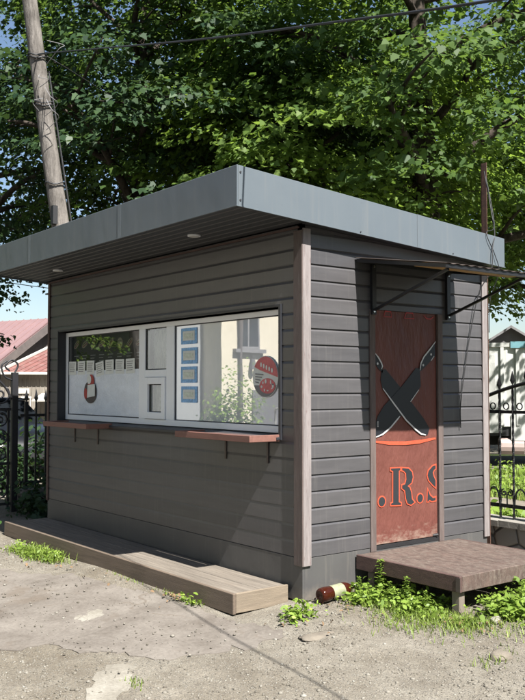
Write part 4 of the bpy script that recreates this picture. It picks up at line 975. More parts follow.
# bushes and leafy plants
def bush(name, loc, rx, ry, rz_, nleaf, leaf, mat_, label, seed, shape=OVAL, cat='bush', stems=7, group=None):
    g = np.random.default_rng(seed); r = random.Random(seed)
    t = thing(name, label, cat, loc, group)
    n = nleaf // 14; v = g.normal(size=(n, 3)); v /= np.linalg.norm(v, axis=1, keepdims=True); v[:, 2] = np.abs(v[:, 2])
    c = v * (g.uniform(0.15, 1, n) ** 0.45)[:, None] * np.array([rx, ry, rz_]) * (1 + 0.2 * np.sin(5 * v[:, :1] + seed))
    idx = np.repeat(np.arange(n), 14); pos = c[idx] + g.normal(0, 1, (len(idx), 3)) * leaf * 1.5
    pos[:, 2] = np.maximum(pos[:, 2], 0.03)
    nr = np.array([0, 0, 0.8]) + 0.6 * v[idx] + g.normal(0, 0.45, (len(idx), 3))
    me = leaf_mesh('foliage', pos, nr, leaf * g.uniform(0.6, 1.3, len(idx)), mat_, shape, seed=seed)
    o = bpy.data.objects.new('foliage', me); COL.objects.link(o); o.parent = t
    mb = MB(); L = Vector(loc)
    for k in range(stems):
        a = r.uniform(0, 6.28); q = r.uniform(0.4, 0.8)
        e = Vector((math.cos(a) * rx * q, math.sin(a) * ry * q, rz_ * r.uniform(0.5, 0.9)))
        mb.tube([L, L + e * 0.5 + Vector((0, 0, rz_ * 0.12)), L + e], [0.014, 0.010, 0.004], 5)
    mb.build('stems', M['bark'], t)
    return t
bush('bush', (-6.6, 1.7, gz(-6, 1.7)), 0.8, 1.0, 1.5, 2600, 0.11, M['leaf_shaded'], 'dark leafy bush between the iron fence and the kiosk side wall', 21)
bush('bush', (-5.5, 0.55, gz(-5.5, .5)), 0.42, 0.55, 0.33, 1100, 0.08, M['leaf_shaded'], 'low dark plants in the shade at the left end of the bench', 22)
bush('bush', (-5.15, 1.25, gz(-5, 1.2)), 0.30, 0.36, 1.0, 500, 0.14, M['leaf_shaded'], 'leafy shoot hanging beside the left corner of the kiosk', 23)
bush('bush', (-8.2, 0.4, gz(-8, .4)), 0.8, 1.1, 0.95, 2600, 0.10, M['leaf_shaded'], 'dark hedge bush behind the iron gate in front of the parked car', 24)

# ------------------------------------------------------------------ iron fence on the right with stone base
def spiral(c, r0, turns, plane, start=0, flip=1, k=26):
    out = []
    for i in range(k + 1):
        t = i / k; a = start + flip * t * turns * 2 * math.pi; rr = r0 * (1 - 0.78 * t)
        out.append(Vector(c) + plane[0] * rr * math.cos(a) + plane[1] * rr * math.sin(a))
    return out
XV, YV, ZV = Vector((1, 0, 0)), Vector((0, 1, 0)), Vector((0, 0, 1))
FY = 2.62
sb = thing('stone_base_wall', 'low rubble stone wall with pale cement coping carrying the right iron fence', 'wall', (0.8, 2.64, 0.1))
mb = MB(); mb.box(-1.2, 3.6, 2.53, 2.76, -0.1, 0.305); mb.build('stonework', M['stonewall'], sb)
mb = MB(); n = 40; r = random.Random(9)
for i in range(n):
    x0 = -1.2 + 4.8 * i / n; x1 = -1.2 + 4.8 * (i + 1) / n
    mb.box(x0, x1, 2.49 + r.uniform(-0.006, 0.006), 2.80, 0.306, 0.362 + r.uniform(-0.003, 0.003))
mb.build('coping', M['coping'], sb)
fen = thing('iron_fence', 'black wrought iron fence panel with twisted bars and arched top right of the kiosk', 'fence', (0.5, FY, 0.36))
PX0_, PX1_ = -0.95, 2.35; mid = (PX0_ + PX1_) / 2
def arch(x): t = (x - mid) / ((PX1_ - PX0_) / 2); return 1.20 + 0.50 * (1 - t * t) ** 0.9 if abs(t) < 1 else 1.20
for x in (PX0_, PX1_):
    mb = MB(); mb.box(x - 0.03, x + 0.03, FY - 0.03, FY + 0.03, 0.34, 1.75); mb.build('post', M['black'], fen, bev=0.003)
mb = MB(); mb.bar((PX0_, FY, 0.488), (PX1_, FY, 0.488), 0.014, 0.034); mb.build('rail', M['black'], fen)
mb = MB(); mb.bar((PX0_, FY, 1.372), (PX1_, FY, 1.372), 0.014, 0.030); mb.build('rail', M['black'], fen)
mb = MB(); mb.tube([(PX0_ + (PX1_ - PX0_) * i / 40, FY, arch(PX0_ + (PX1_ - PX0_) * i / 40)) for i in range(41)], 0.018, 8); mb.build('arch_rail', M['black'], fen, smooth=True)
nb = 22
for i in range(1, nb):
    x = PX0_ + 0.005 + 0.1513 * i
    if x > PX1_ - 0.05: break
    ztp = max(arch(x), 1.372)
    mb = MB(); mb.tube([(x, FY, 0.365 + (ztp - 0.365) * j / 60) for j in range(61)], 0.0125, 4, twist=0.42)
    mb.hexa([(x - 0.004, FY - 0.004, ztp), (x + 0.004, FY - 0.004, ztp), (x + 0.004, FY + 0.004, ztp), (x - 0.004, FY + 0.004, ztp)], [(x - 0.004, FY - 0.004, ztp + 0.03), (x + 0.004, FY - 0.004, ztp + 0.03), (x + 0.004, FY + 0.004, ztp + 0.03), (x - 0.004, FY + 0.004, ztp + 0.03)])
    mb.hexa([(x - 0.03, FY, ztp + 0.06), (x, FY - 0.012, ztp + 0.06), (x + 0.03, FY, ztp + 0.06), (x, FY + 0.012, ztp + 0.06)], [(x - 0.002, FY, ztp + 0.15), (x, FY - 0.002, ztp + 0.15), (x + 0.002, FY, ztp + 0.15), (x, FY + 0.002, ztp + 0.15)])
    mb.hexa([(x - 0.006, FY, ztp + 0.02), (x, FY - 0.006, ztp + 0.02), (x + 0.006, FY, ztp + 0.02), (x, FY + 0.006, ztp + 0.02)], [(x - 0.03, FY, ztp + 0.06), (x, FY - 0.012, ztp + 0.06), (x + 0.03, FY, ztp + 0.06), (x, FY + 0.012, ztp + 0.06)])
    mb.build('bar', M['black'], fen)
    xm = x + 0.0757
    if i % 2 == 0:
        mb = MB(); mb.tube([(x + 0.009 + 0.1336 * (0.5 - 0.5 * math.cos(t)), FY, 0.505 + 0.15 * math.sin(t)) for t in np.linspace(0, math.pi, 20)], 0.008, 6)
        mb.build('scroll', M['black'], fen)
    else:
        mb = MB()
        for s in (-1, 1): mb.tube(spiral((xm + s * 0.034, FY, 0.61), 0.034, 1.3, (XV, ZV), math.pi / 2, -s), 0.007, 6)
        mb.tube([(xm, FY, 0.50), (xm, FY, 0.60)], 0.007, 6); mb.build('scroll', M['black'], fen)
    zz = (1.372 + min(arch(xm), 1.47)) / 2 + 0.004
    if arch(xm) > 1.42:
        mb = MB(); mb.tube([(xm + 0.030 * math.cos(a), FY, zz + 0.030 * math.sin(a)) for a in np.linspace(0, 2 * math.pi, 20)], 0.006, 6); mb.build('ring', M['black'], fen)

# ------------------------------------------------------------------ iron gate and fence on the left
LX = -6.0
lf = thing('iron_fence', 'dark iron bar fence on a low wall behind the left end of the kiosk', 'fence', (LX, 1.3, 0))
mb = MB(); mb.box(LX - 0.10, LX + 0.06, 0.24, 2.5, -0.05, 0.27); mb.build('base_wall', M['stonewall'], lf)
mb = MB(); mb.box(LX - 0.012, LX + 0.012, 0.24, 2.5, 0.34, 0.375); mb.build('rail', M['gate_iron'], lf)
mb = MB(); mb.box(LX - 0.012, LX + 0.012, 0.24, 2.5, 1.22, 1.255); mb.build('rail', M['gate_iron'], lf)
for i in range(16):
    y = 0.31 + 0.135 * i; big = i % 4 == 0
    mb = MB(); w = 0.022 if big else 0.010
    mb.box(LX - w + 0.03, LX + w + 0.03, y - w, y + w, 0.26, 1.42)
    mb.hexa([(LX + 0.03 - 0.03, y, 1.46), (LX + 0.03, y - 0.03, 1.46), (LX + 0.06, y, 1.46), (LX + 0.03, y + 0.03, 1.46)], [(LX + 0.028, y, 1.58), (LX + 0.03, y - 0.002, 1.58), (LX + 0.032, y, 1.58), (LX + 0.03, y + 0.002, 1.58)])
    mb.hexa([(LX + 0.03 - 0.008, y, 1.42), (LX + 0.03, y - 0.008, 1.42), (LX + 0.038, y, 1.42), (LX + 0.03, y + 0.008, 1.42)], [(LX + 0.03 - 0.03, y, 1.46), (LX + 0.03, y - 0.03, 1.46), (LX + 0.06, y, 1.46), (LX + 0.03, y + 0.03, 1.46)])
    mb.build('bar', M['gate_iron'], lf)
gt = thing('iron_gate', 'dark wrought iron gate with scrollwork at the left edge', 'gate', (LX, 0.17, 0))
mb = MB(); mb.box(LX - 0.036, LX + 0.036, 0.118, 0.198, -0.05, 1.80); mb.build('gate_post', M['gate_iron'], gt, bev=0.004)
mb = MB()
mb.tube(catmull([(LX, 0.15, 1.78), (LX, 0.20, 1.90), (LX, 0.11, 1.96), (LX, 0.03, 1.88), (LX, 0.09, 1.82)], 8), 0.012, 6)
mb.tube(catmull([(LX, 0.12, 1.70), (LX, 0.02, 1.75), (LX, -0.02, 1.88), (LX, 0.05, 1.95)], 8), 0.012, 6)
mb.tube(catmull([(LX, 0.12, 1.45), (LX, 0.02, 1.62), (LX, -0.16, 1.76), (LX, -0.45, 1.85), (LX, -1.0, 1.90)], 8), 0.016, 6)
mb.build('finial_scroll', M['gate_iron'], gt, smooth=True)
mb = MB()
for z in (0.10, 0.62, 1.32): mb.bar((LX, 0.11, z), (LX, -1.4, z), 0.02, 0.035)
for y in (0.08, -0.68, -1.4): mb.box(LX - 0.014, LX + 0.014, y - 0.014, y + 0.014, 0.06, 1.34)
mb.build('gate_frame', M['gate_iron'], gt)
for k in range(6):
    y = -0.03 - 0.25 * k
    mb = MB()
    for z, r_ in ((1.18, 0.10), (0.95, 0.11), (0.74, 0.09), (0.48, 0.10), (0.26, 0.11)):
        mb.tube(spiral((LX, y, z), r_, 1.4, (YV, ZV), 1.57, 1 if k % 2 else -1), 0.011, 6)
    mb.tube([(LX, y + 0.11, 0.1), (LX, y + 0.11, 1.32)], 0.010, 6)
    if k < 3: mb.tube(spiral((LX, y, 1.50), 0.13, 1.3, (YV, ZV), 1.0, 1 if k % 2 else -1), 0.013, 6)
    mb.build('scrollwork', M['gate_iron'], gt, smooth=True)
# twisted twig of iron sticking out beside the kiosk's corner
# ------------------------------------------------------------------ parked car behind the left fence
car = thing('parked_car', 'dark parked car with pale sky reflections on its bonnet behind the left fence', 'car', (-10.9, 1.7, 0))
def car_section(x, hw, z0, z1, zr=None): return x, hw, z0, z1
CX, CYc = -10.9, 1.75
mb = MB(); rings = []
prof = [(2.05, 0.70, 0.35, 0.62), (1.95, 0.80, 0.28, 0.74), (1.55, 0.84, 0.22, 0.86), (0.95, 0.86, 0.20, 0.93), (0.4, 0.87, 0.20, 0.96), (-1.0, 0.87, 0.20, 0.97), (-1.7, 0.85, 0.22, 0.97), (-2.05, 0.78, 0.32, 0.90)]
for dx, hw, z0, z1 in prof:
    rings.append([(CX + dx, CYc - hw, z0 + 0.05), (CX + dx, CYc - hw - 0.02, (z0 + z1) / 2), (CX + dx, CYc - hw, z1 - 0.10), (CX + dx, CYc - hw + 0.12, z1 - 0.01), (CX + dx, CYc, z1 + 0.02), (CX + dx, CYc + hw - 0.12, z1 - 0.01), (CX + dx, CYc + hw, z1 - 0.10), (CX + dx, CYc + hw + 0.02, (z0 + z1) / 2), (CX + dx, CYc + hw, z0 + 0.05), (CX + dx, CYc, z0)])
k = 10
for i in range(len(rings)): mb.add(rings[i], [])
mb.f = [(i * k + j, i * k + (j + 1) % k, (i + 1) * k + (j + 1) % k, (i + 1) * k + j) for i in range(len(rings) - 1) for j in range(k)] + [tuple(range(k)), tuple(range((len(rings) - 1) * k, len(rings) * k))]
mb.mi = [0] * len(mb.f)
mb.build('body', M['carpaint'], car, smooth=True)
mb = MB(); mb.hexa([(CX + 0.62, CYc - 0.74, 0.95), (CX + 0.62, CYc + 0.74, 0.95), (CX - 1.65, CYc + 0.76, 0.96), (CX - 1.65, CYc - 0.76, 0.96)], [(CX - 0.05, CYc - 0.60, 1.36), (CX - 0.05, CYc + 0.60, 1.36), (CX - 1.15, CYc + 0.60, 1.36), (CX - 1.15, CYc - 0.60, 1.36)])
mb.build('glasshouse', M['cabglass'], car)
mb = MB(); mb.hexa([(CX + 0.0, CYc - 0.62, 1.362), (CX + 0.0, CYc + 0.62, 1.362), (CX - 1.2, CYc + 0.62, 1.362), (CX - 1.2, CYc - 0.62, 1.362)], [(CX - 0.1, CYc - 0.56, 1.41), (CX - 0.1, CYc + 0.56, 1.41), (CX - 1.1, CYc + 0.56, 1.41), (CX - 1.1, CYc - 0.56, 1.41)]); mb.build('roof_panel', M['carpaint'], car)
for dx in (1.3, -1.35):
    for s in (-1, 1):
        mb = MB(); y = CYc + s * 0.80
        mb.tube([(CX + dx, y - 0.09, 0.31), (CX + dx, y + 0.09, 0.31)], 0.31, 20); w = mb.build('wheel', M['rubber'], car)
        mb = MB(); mb.tube([(CX + dx, y + s * 0.091, 0.31), (CX + dx, y + s * 0.10, 0.31)], 0.19, 14); mb.build('rim', M['chrome'], w)
for s in (-1, 1):
    mb = MB(); mb.box(CX + 1.98, CX + 2.06, CYc + s * 0.55 - 0.14, CYc + s * 0.55 + 0.14, 0.58, 0.70); mb.build('headlight', M['lampglass'], car)
    mb = MB(); mb.box(CX + 0.52, CX + 0.62, CYc + s * 0.92 - 0.09, CYc + s * 0.92 + 0.09, 1.0, 1.12); mb.build('mirror', M['truckwhite'], car, bev=0.02)
mb = MB(); mb.box(CX + 2.03, CX + 2.09, CYc - 0.4, CYc + 0.4, 0.42, 0.54); mb.build('grille', M['chassis'], car)

# ------------------------------------------------------------------ houses on the left
def quadslab(mb, a, b, c, d, th, m=0):
    a, b, c, d = map(Vector, (a, b, c, d)); nn = (b - a).cross(d - a).normalized() * th
    if nn.z > 0: nn = -nn
    return mb.hexa([a + nn, b + nn, c + nn, d + nn], [a, b, c, d], m)
sh = thing('plank_shed', 'old grey plank shed with rusty red sheet roof behind the left fence', 'shed', (-28.5, 10.5, 0))
E0, E1 = Vector((-28.62, 8.67, 2.2)), Vector((-26.4, 14.44, 2.2)); ed = (E1 - E0).normalized(); bk = Vector((-ed.y, ed.x, 0))
if bk.x > 0: bk = -bk
mb = MB(); a, b = E0 + bk * 0.35, E1 + bk * 0.35; Bk = bk * 9
mb.hexa([(a.x, a.y, -0.1), (b.x, b.y, -0.1), (b.x + Bk.x, b.y + Bk.y, -0.1), (a.x + Bk.x, a.y + Bk.y, -0.1)], [(a.x, a.y, 2.2), (b.x, b.y, 2.2), (b.x + Bk.x, b.y + Bk.y, 2.22), (a.x + Bk.x, a.y + Bk.y, 2.22)])
mb.build('wall', M['plank'], sh)
mb = MB()
T1 = E1 + bk * 9.9 + ed * 5 + ZV * 2.85; T0 = E0 + bk * 9.9 + ed * 5.2 + ZV * 2.85
nrib = 22
mb.hexa([E0 - ZV * .05, E1 - ZV * .05, T1 - ZV * .05, T0 - ZV * .05], [E0, E1, T1, T0])
for i in range(nrib + 1):
    t = i / nrib; mb.bar(E0.lerp(E1, t) + ZV * 0.012, T0.lerp(T1, t) + ZV * 0.012, 0.05, 0.035)
rf = mb.build('roof', M['redroof'], sh)
mb = MB(); mb.bar(E0 + ZV * -0.02, E1 + ZV * -0.02, 0.05, 0.10); mb.bar(E0 + ZV * 0.03 - ed * 0.04, T0 + ZV * 0.03 - ed * 0.04, 0.12, 0.14); mb.build('white_edging', M['whitewood'], sh)
def onwall(t, z, out=0.0): q = E0.lerp(E1, t) + bk * (0.35 - out); return Vector((q.x, q.y, z))
mb = MB()
for i in range(36):
    t = i / 36; mb.bar(onwall(t, 0, 0.01), onwall(t, 1.95, 0.01), 0.03, 0.025)
mb.build('batten', M['plank'], sh)
mb = MB(); mb.bar(onwall(0.10, 1.47, .05), onwall(0.18, 1.47, .05), 0.03, 0.20); mb.build('sign_board', M['whitewood'], sh)
mb = MB(); mb.bar(onwall(0.135, 0.6, .04), onwall(0.135, 1.20, .04), 0.07, 0.04); mb.bar(onwall(0.185, 0.6, .04), onwall(0.185, 1.20, .04), 0.07, 0.04); mb.bar(onwall(0.127, 1.22, .04), onwall(0.193, 1.22, .04), 0.04, 0.07); mb.build('door_frame', M['whitewood'], sh)
mb = MB(); p0, p1 = onwall(0.19, 1.10, 0.9), onwall(0.75, 1.10, 0.9); q0, q1 = onwall(0.26, 1.38, 0.0), onwall(0.75, 1.38, 0.0); quadslab(mb, p0, p1, q1, q0, 0.05); mb.build('porch_roof', M['whitewood'], sh)
mb = MB(); mb.bar(onwall(0.36, 0.0, .7), onwall(0.36, 1.08, .7), 0.10, 0.10); mb.bar(onwall(0.66, 0.3, .02), onwall(0.66, 1.2, .02), 0.30, 0.05); mb.build('porch_post', M['woodraw'], sh)

ph = thing('house', 'house with faded pink metal gable roof behind the plank shed', 'house', (-38, 14, 0))
A = Vector((-36.4, 14.37, 5.12)); El = Vector((-34.6, 8.2, 0.7)); gd = (El - A); Er = Vector((A.x - gd.x * 1.0, A.y - gd.y * 1.0, El.z))
rd = Vector((-0.95, -0.31, 0)).normalized() * 16
mb = MB(); quadslab(mb, A, El, El + rd, A + rd, 0.08); quadslab(mb, A, Er, Er + rd, A + rd, 0.08)
for i in range(30):
    t = i / 29; mb.bar(A + rd * t + ZV * 0.02, El + rd * t + ZV * 0.02, 0.04, 0.04)
mb.build('roof', M['pinkroof'], ph)
mb = MB(); ins = rd.normalized() * 0.5
mb.hexa([(El.x + ins.x, El.y + ins.y, -0.1), (Er.x + ins.x, Er.y + ins.y, -0.1), (Er.x + rd.x, Er.y + rd.y, -0.1), (El.x + rd.x, El.y + rd.y, -0.1)], [El + ins - ZV * 0.1, Er + ins - ZV * 0.1, Er + rd - ZV * 0.1, El + rd - ZV * 0.1])
mb.add([El + ins - ZV * 0.1, Er + ins - ZV * 0.1, A + ins - ZV * 0.1], [(0, 1, 2)])
mb.build('wall', M['rake'], ph)
mb = MB(); dn = ZV * 0.55
for e in (El, Er): mb.hexa([A - dn, e - dn, e - dn + ins * 0.1, A - dn + ins * 0.1], [A - ZV * 0.085, e - ZV * 0.085, e - ZV * 0.085 + ins * 0.1, A - ZV * 0.085 + ins * 0.1])
mb.build('rake_board', M['rake'], ph)

# ------------------------------------------------------------------ grey gable house and truck on the right
gh = thing('gable_house', 'grey gabled house roof showing above the truck cover at the right edge', 'house', (-15, 23, 0))
Ax, Ay = -15.15, 23.05
ux = Vector((0.79, 0.61, 0)); uy = Vector((-0.61, 0.79, 0))
apex = Vector((Ax, Ay, 3.86)); hw = 1.5
eL, eR = apex - ux * 1.05 * hw + ZV * -1.0, apex + ux * 1.05 * hw + ZV * -1.0
mb = MB(); mb.add([eL + ZV * -4, eR + ZV * -4, eR, apex, eL, eL + ZV * -4 + uy * 6, eR + ZV * -4 + uy * 6, eR + uy * 6, apex + uy * 6, eL + uy * 6], [(0, 1, 2, 3, 4), (5, 9, 8, 7, 6), (1, 6, 7, 2), (0, 4, 9, 5)])
mb.build('wall', M['greywall'], gh)
mb = MB(); o = uy * -0.25; up = ZV * 0.06
for e in (eL, eR):
    ee = e + (e - apex) * 0.18
    quadslab(mb, apex + o + up, ee + o + up, ee + uy * 6 + up, apex + uy * 6 + up, 0.08)
mb.build('roof', M['greyroof'], gh)
# a lower wing with a shallow roof to its right
mb = MB(); w0 = apex + ux * 0.3 + uy * 1.5 + ZV * -0.15; quadslab(mb, w0, w0 + ux * 7, w0 + ux * 7 - uy * 3.6 + ZV * -0.75, w0 - uy * 3.6 + ZV * -0.75 + ux * 1.5, 0.1)
mb.build('wing_roof', M['greyroof'], gh)

tr = thing('truck', 'truck with dappled off-white tarpaulin cover parked beyond the right fence', 'truck', (-5, 10.2, 0))
tx0, tx1, ty0, ty1 = -9.4, -3.3, 9.35, 11.4
mb = MB(); r = random.Random(2); nx, nz = 60, 10; vs = []
for j in range(nz + 1):
    for i in range(nx + 1):
        x = tx0 + (tx1 - tx0) * i / nx; z = 0.88 + (2.36 - 0.88) * j / nz
        vs.append((x, ty0 + 0.02 * math.sin(x * 9) * (1 - j / nz) + 0.012 * math.sin(x * 23 + z * 3), z))
mb.add(vs, [(j * (nx + 1) + i, j * (nx + 1) + i + 1, (j + 1) * (nx + 1) + i + 1, (j + 1) * (nx + 1) + i) for j in range(nz) for i in range(nx)])
mb.box(tx0, tx1, ty0 + 0.05, ty1, 0.86, 2.36)
for i in range(22):
    x = tx0 + 0.14 + (tx1 - tx0 - 0.28) * i / 21; mb.box(x - 0.03, x + 0.03, ty0 - 0.045, ty0 - 0.01, 0.90, 2.355)
mb.build('tarpaulin_cover', M['tarp'], tr)
mb = MB(); mb.box(tx0 - 0.02, tx1 + 0.02, ty0 - 0.04, ty1 + 0.02, 2.362, 2.44); mb.build('roof_edge', M['truckwhite'], tr)
mb = MB(); mb.box(-4.95, tx1 + 0.03, ty0 - 0.06, ty0 - 0.042, 2.34, 2.46); mb.build('roof_edge', M['teal'], tr)
mb = MB(); mb.box(tx0, tx1, ty0 + 0.02, ty1, 0.70, 0.86); mb.bar((tx0, ty0 + 0.6, 0.6), (tx1 + 2.2, ty0 + 0.6, 0.6), 0.10, 0.2); mb.bar((tx0, ty1 - 0.6, 0.6), (tx1 + 2.2, ty1 - 0.6, 0.6), 0.10, 0.2); mb.build('chassis', M['chassis'], tr)
mb = MB(); mb.box(-5.75, -5.12, ty0 - 0.03, ty0 + 0.018, 0.76, 1.14); mb.build('side_panel', M['truckwhite'], tr)
mb = MB(); mb.box(-4.95, -4.55, ty0 - 0.03, ty0 + 0.018, 0.62, 1.10); mb.build('side_panel', M['tarp'], tr)
mb = MB(); mb.tube([(-5.18, ty0 + 0.1, 0.50), (-4.72, ty0 + 0.1, 0.50)], 0.17, 14); mb.build('fuel_tank', M['pinkplate'], tr)
mb = MB(); mb.bar((-6.0, ty0 + 0.02, 0.34), (-3.9, ty0 + 0.02, 0.36), 0.03, 0.03); mb.build('side_guard', M['chrome'], tr)
mb = MB(); mb.hexa([(-5.62, ty0 + 0.02, 0.30), (-5.40, ty0 + 0.02, 0.30), (-5.40, ty0 + 0.4, 0.30), (-5.62, ty0 + 0.4, 0.30)], [(-5.72, ty0 - 0.02, 0.66), (-5.36, ty0 - 0.02, 0.72), (-5.36, ty0 + 0.4, 0.72), (-5.72, ty0 + 0.4, 0.66)]); mb.build('mudguard', M['greyroof'], tr)
for x in (-8.3, -7.2, -5.95, -2.2):
    for y in (ty0 + 0.22, ty1 - 0.22):
        mb = MB(); mb.tube([(x, y - 0.15, 0.46), (x, y - 0.11, 0.46), (x, y + 0.11, 0.46), (x, y + 0.15, 0.46)], [0.40, 0.46, 0.46, 0.40], 24); w = mb.build('wheel', M['rubber'], tr)
        mb = MB(); mb.tube([(x, y - 0.155, 0.46), (x, y - 0.17, 0.46)], 0.24, 18); mb.build('rim', M['greyroof'], w)
mb = MB(); mb.prism([(-3.15, 0.6), (-1.25, 0.6), (-1.2, 1.45), (-1.55, 2.25), (-3.15, 2.35)], lambda q, y: (q[0], y, q[1]), ty0 + 0.08, ty1 - 0.08); cab = mb.build('cab', M['truckwhite'], tr, bev=0.03)
mb = MB(); mb.prism([(-2.7, 1.5), (-1.45, 1.5), (-1.75, 2.1), (-2.7, 2.12)], lambda q, y: (q[0], y, q[1]), ty0 + 0.066, ty0 + 0.078); mb.build('window', M['cabglass'], cab)
tr.rotation_euler.z = R(40); tr.location = (-5.65, 10.0, 0)

# ------------------------------------------------------------------ the far side of the street, seen only mirrored in the window
bl = thing('apartment_building', 'cream rendered house with small window, mirrored in the serving window', 'building', (-13.5, -10, 0))
BXF = -12.0
mb = MB(); mb.box(-20, BXF, -17.5, -7.45, -0.4, 6.4); mb.build('wall', M['cream'], bl)
mb = MB(); mb.box(-20.3, BXF + 0.3, -17.8, -7.15, 6.42, 6.6); mb.build('roof', M['greyroof'], bl)
for y0, z0 in ((-8.58, 2.55), (-11.2, 2.55), (-13.8, 2.55), (-8.58, 4.6), (-11.2, 4.6)):
    mb = MB(); h = 0.92; w = 0.68
    mb.box(BXF + 0.002, BXF + 0.03, y0, y0 + w, z0, z0 + h); f = mb.build('window', M['greyroof'], bl)
    for q in (0.05, 0.37):
        mb = MB(); mb.box(BXF + 0.032, BXF + 0.036, y0 + q, y0 + q + 0.27, z0 + 0.06, z0 + h - 0.06); mb.build('pane', M['winglass'], f)
    mb = MB(); mb.box(BXF + 0.002, BXF + 0.12, y0 - 0.12, y0 + w + 0.12, z0 - 0.10, z0 - 0.01); mb.build('sill', M['greyroof'], f)
mb = MB(); mb.tube([(BXF + 0.08, -7.95, 0), (BXF + 0.08, -7.95, 6.3)], 0.05, 10); mb.build('downpipe', M['rake'], bl)
mb = MB(); mb.tube([(BXF + 0.10, -8.32, 2.30), (BXF + 0.10, -8.32, 2.05)], [0.05, 0.09], 10); mb.bar((BXF, -8.32, 2.36), (BXF + 0.14, -8.32, 2.36), 0.03, 0.03); mb.build('wall_lamp', M['greywall'], bl)
mb = MB(); mb.box(BXF + 0.003, BXF + 0.05, -9.3, -8.35, -0.4, 1.55); mb.build('door', M['greywall'], bl)
mb = MB()
for y in (-9.6, -8.6): mb.tube(catmull([(BXF + 0.6, y, -0.3), (BXF + 0.6, y, 0.8), (BXF + 0.9, y + 0.2, 1.1), (BXF + 1.5, y + 0.2, 0.9), (BXF + 1.8, y + 0.2, -0.3)], 8), 0.025, 6)
mb.build('stair_railing', M['whitewood'], bl)
an = thing('shed', 'blue-grey annex beside the cream house, mirrored in the serving window', 'annex', (-14, -6.5, 0))
mb = MB(); mb.box(-18, -12.8, -7.40, -5.9, -0.4, 4.2); mb.build('wall', M['annex'], an)
mb = MB(); mb.box(-18.1, -12.6, -7.42, -5.8, 4.2, 4.3); mb.build('roof', M['greyroof'], an)
bush('bush', (-10.6, -6.75, -0.35), 0.7, 0.72, 2.35, 4200, 0.085, M['weed'], 'bright green bush before the cream house, mirrored in the serving window', 31)
lp = MB(); lp.tube([(-11.0, -4.85, -0.4), (-11.35, -4.35, 7.5)], [0.16, 0.12], 12)
tag(lp.build('utility_pole', M['pole'], loc=(-11.0, -4.85, -0.4), smooth=True), 'leaning wooden pole across the street, mirrored in the left pane', 'utility pole')
make_tree('light', (-15.2, -3.6, -0.4), 0.9, 'light green maple across the street mirrored in the left window pane', 0.85, 'trees across the street')
make_tree('tall', (-19.5, -6.0, -0.4), 2.2, 'taller maple behind the annex across the street', 0.95, 'trees across the street')

# ------------------------------------------------------------------ gravel, stones, dead leaves
def scatter_pebbles(n, seed):
    g = np.random.default_rng(seed); bm = bmesh.new(); bmesh.ops.create_icosphere(bm, subdivisions=1, radius=1.0)
    base = np.array([v.co[:] for v in bm.verts]); faces = np.array([[v.index for v in f.verts] for f in bm.faces]); bm.free()
    # denser towards the camera, within the strip of ground the photograph shows
    P = []
    while len(P) < n:
        x = g.uniform(-5.5, 3.6); y = g.uniform(-3.2, 0.9)
        if x < 0.02 and y > -0.6: continue
        if -0.1 < x < 1.2 and y > 0.55: continue
        if (x > 0.02 and y > 0.45 and x < 1.2): continue
        on_slab = (-3.0 < x < 0.45 and -1.9 < y < -0.62)
        if on_slab and g.uniform() < 0.86: continue
        P.append((x, y))
    P = np.array(P); s = g.gamma(1.5, 0.0019, n) + 0.0022; s = np.minimum(s, 0.013)
    z = np.array([gz(a, b) for a, b in P])
    on = np.array([(-2.6 < a < 0.45 and -1.85 < b < -0.62) for a, b in P])
    sc = np.stack([s * g.uniform(0.8, 1.5, n), s * g.uniform(0.8, 1.3, n), s * g.uniform(0.45, 0.85, n)], 1)
    a = g.uniform(0, 6.28, n); ca, sa = np.cos(a), np.sin(a)
    V = base[None] * sc[:, None, :] * g.uniform(0.85, 1.15, (n, len(base), 1))
    X = V[..., 0] * ca[:, None] - V[..., 1] * sa[:, None]; Y = V[..., 0] * sa[:, None] + V[..., 1] * ca[:, None]
    V = np.stack([X + P[:, 0, None], Y + P[:, 1, None], V[..., 2] + (z + sc[:, 2] * 0.25 + 0.014 * on)[:, None]], 2).reshape(-1, 3)
    F = (faces[None] + (np.arange(n) * len(base))[:, None, None]).reshape(-1, 3)
    me = bpy.data.meshes.new('gravel'); me.vertices.add(len(V)); me.vertices.foreach_set('co', V.astype(np.float32).ravel())
    me.loops.add(F.size); me.loops.foreach_set('vertex_index', F.astype(np.int32).ravel()); me.polygons.add(len(F))
    me.polygons.foreach_set('loop_start', np.arange(0, F.size, 3, dtype=np.int32)); me.polygons.foreach_set('loop_total', np.full(len(F), 3, dtype=np.int32))
    at = me.attributes.new('tint', 'FLOAT', 'FACE'); at.data.foreach_set('value', np.repeat(g.uniform(0, 1, n), len(faces)).astype(np.float32))
    me.update(calc_edges=True)
    m, t, bs = nodes('loose_gravel'); an_ = N(t, 'ShaderNodeAttribute', attribute_name='tint')
    t.links.new(ramp(t, an_.outputs['Fac'], [(0.0, (0.10, 0.089, 0.072)), (0.5, (0.155, 0.140, 0.116)), (0.92, (0.205, 0.190, 0.162)), (1.0, (0.26, 0.25, 0.22))]), bs.inputs['Base Color'])
    bs.inputs['Roughness'].default_value = 0.92; bs.inputs['Specular IOR Level'].default_value = 0.15
    me.materials.append(m); o = bpy.data.objects.new('gravel', me); COL.objects.link(o)
    tag(o, 'loose pale gravel scattered over the ground in front of the kiosk', 'gravel', kind='stuff')
scatter_pebbles(22000, 17)
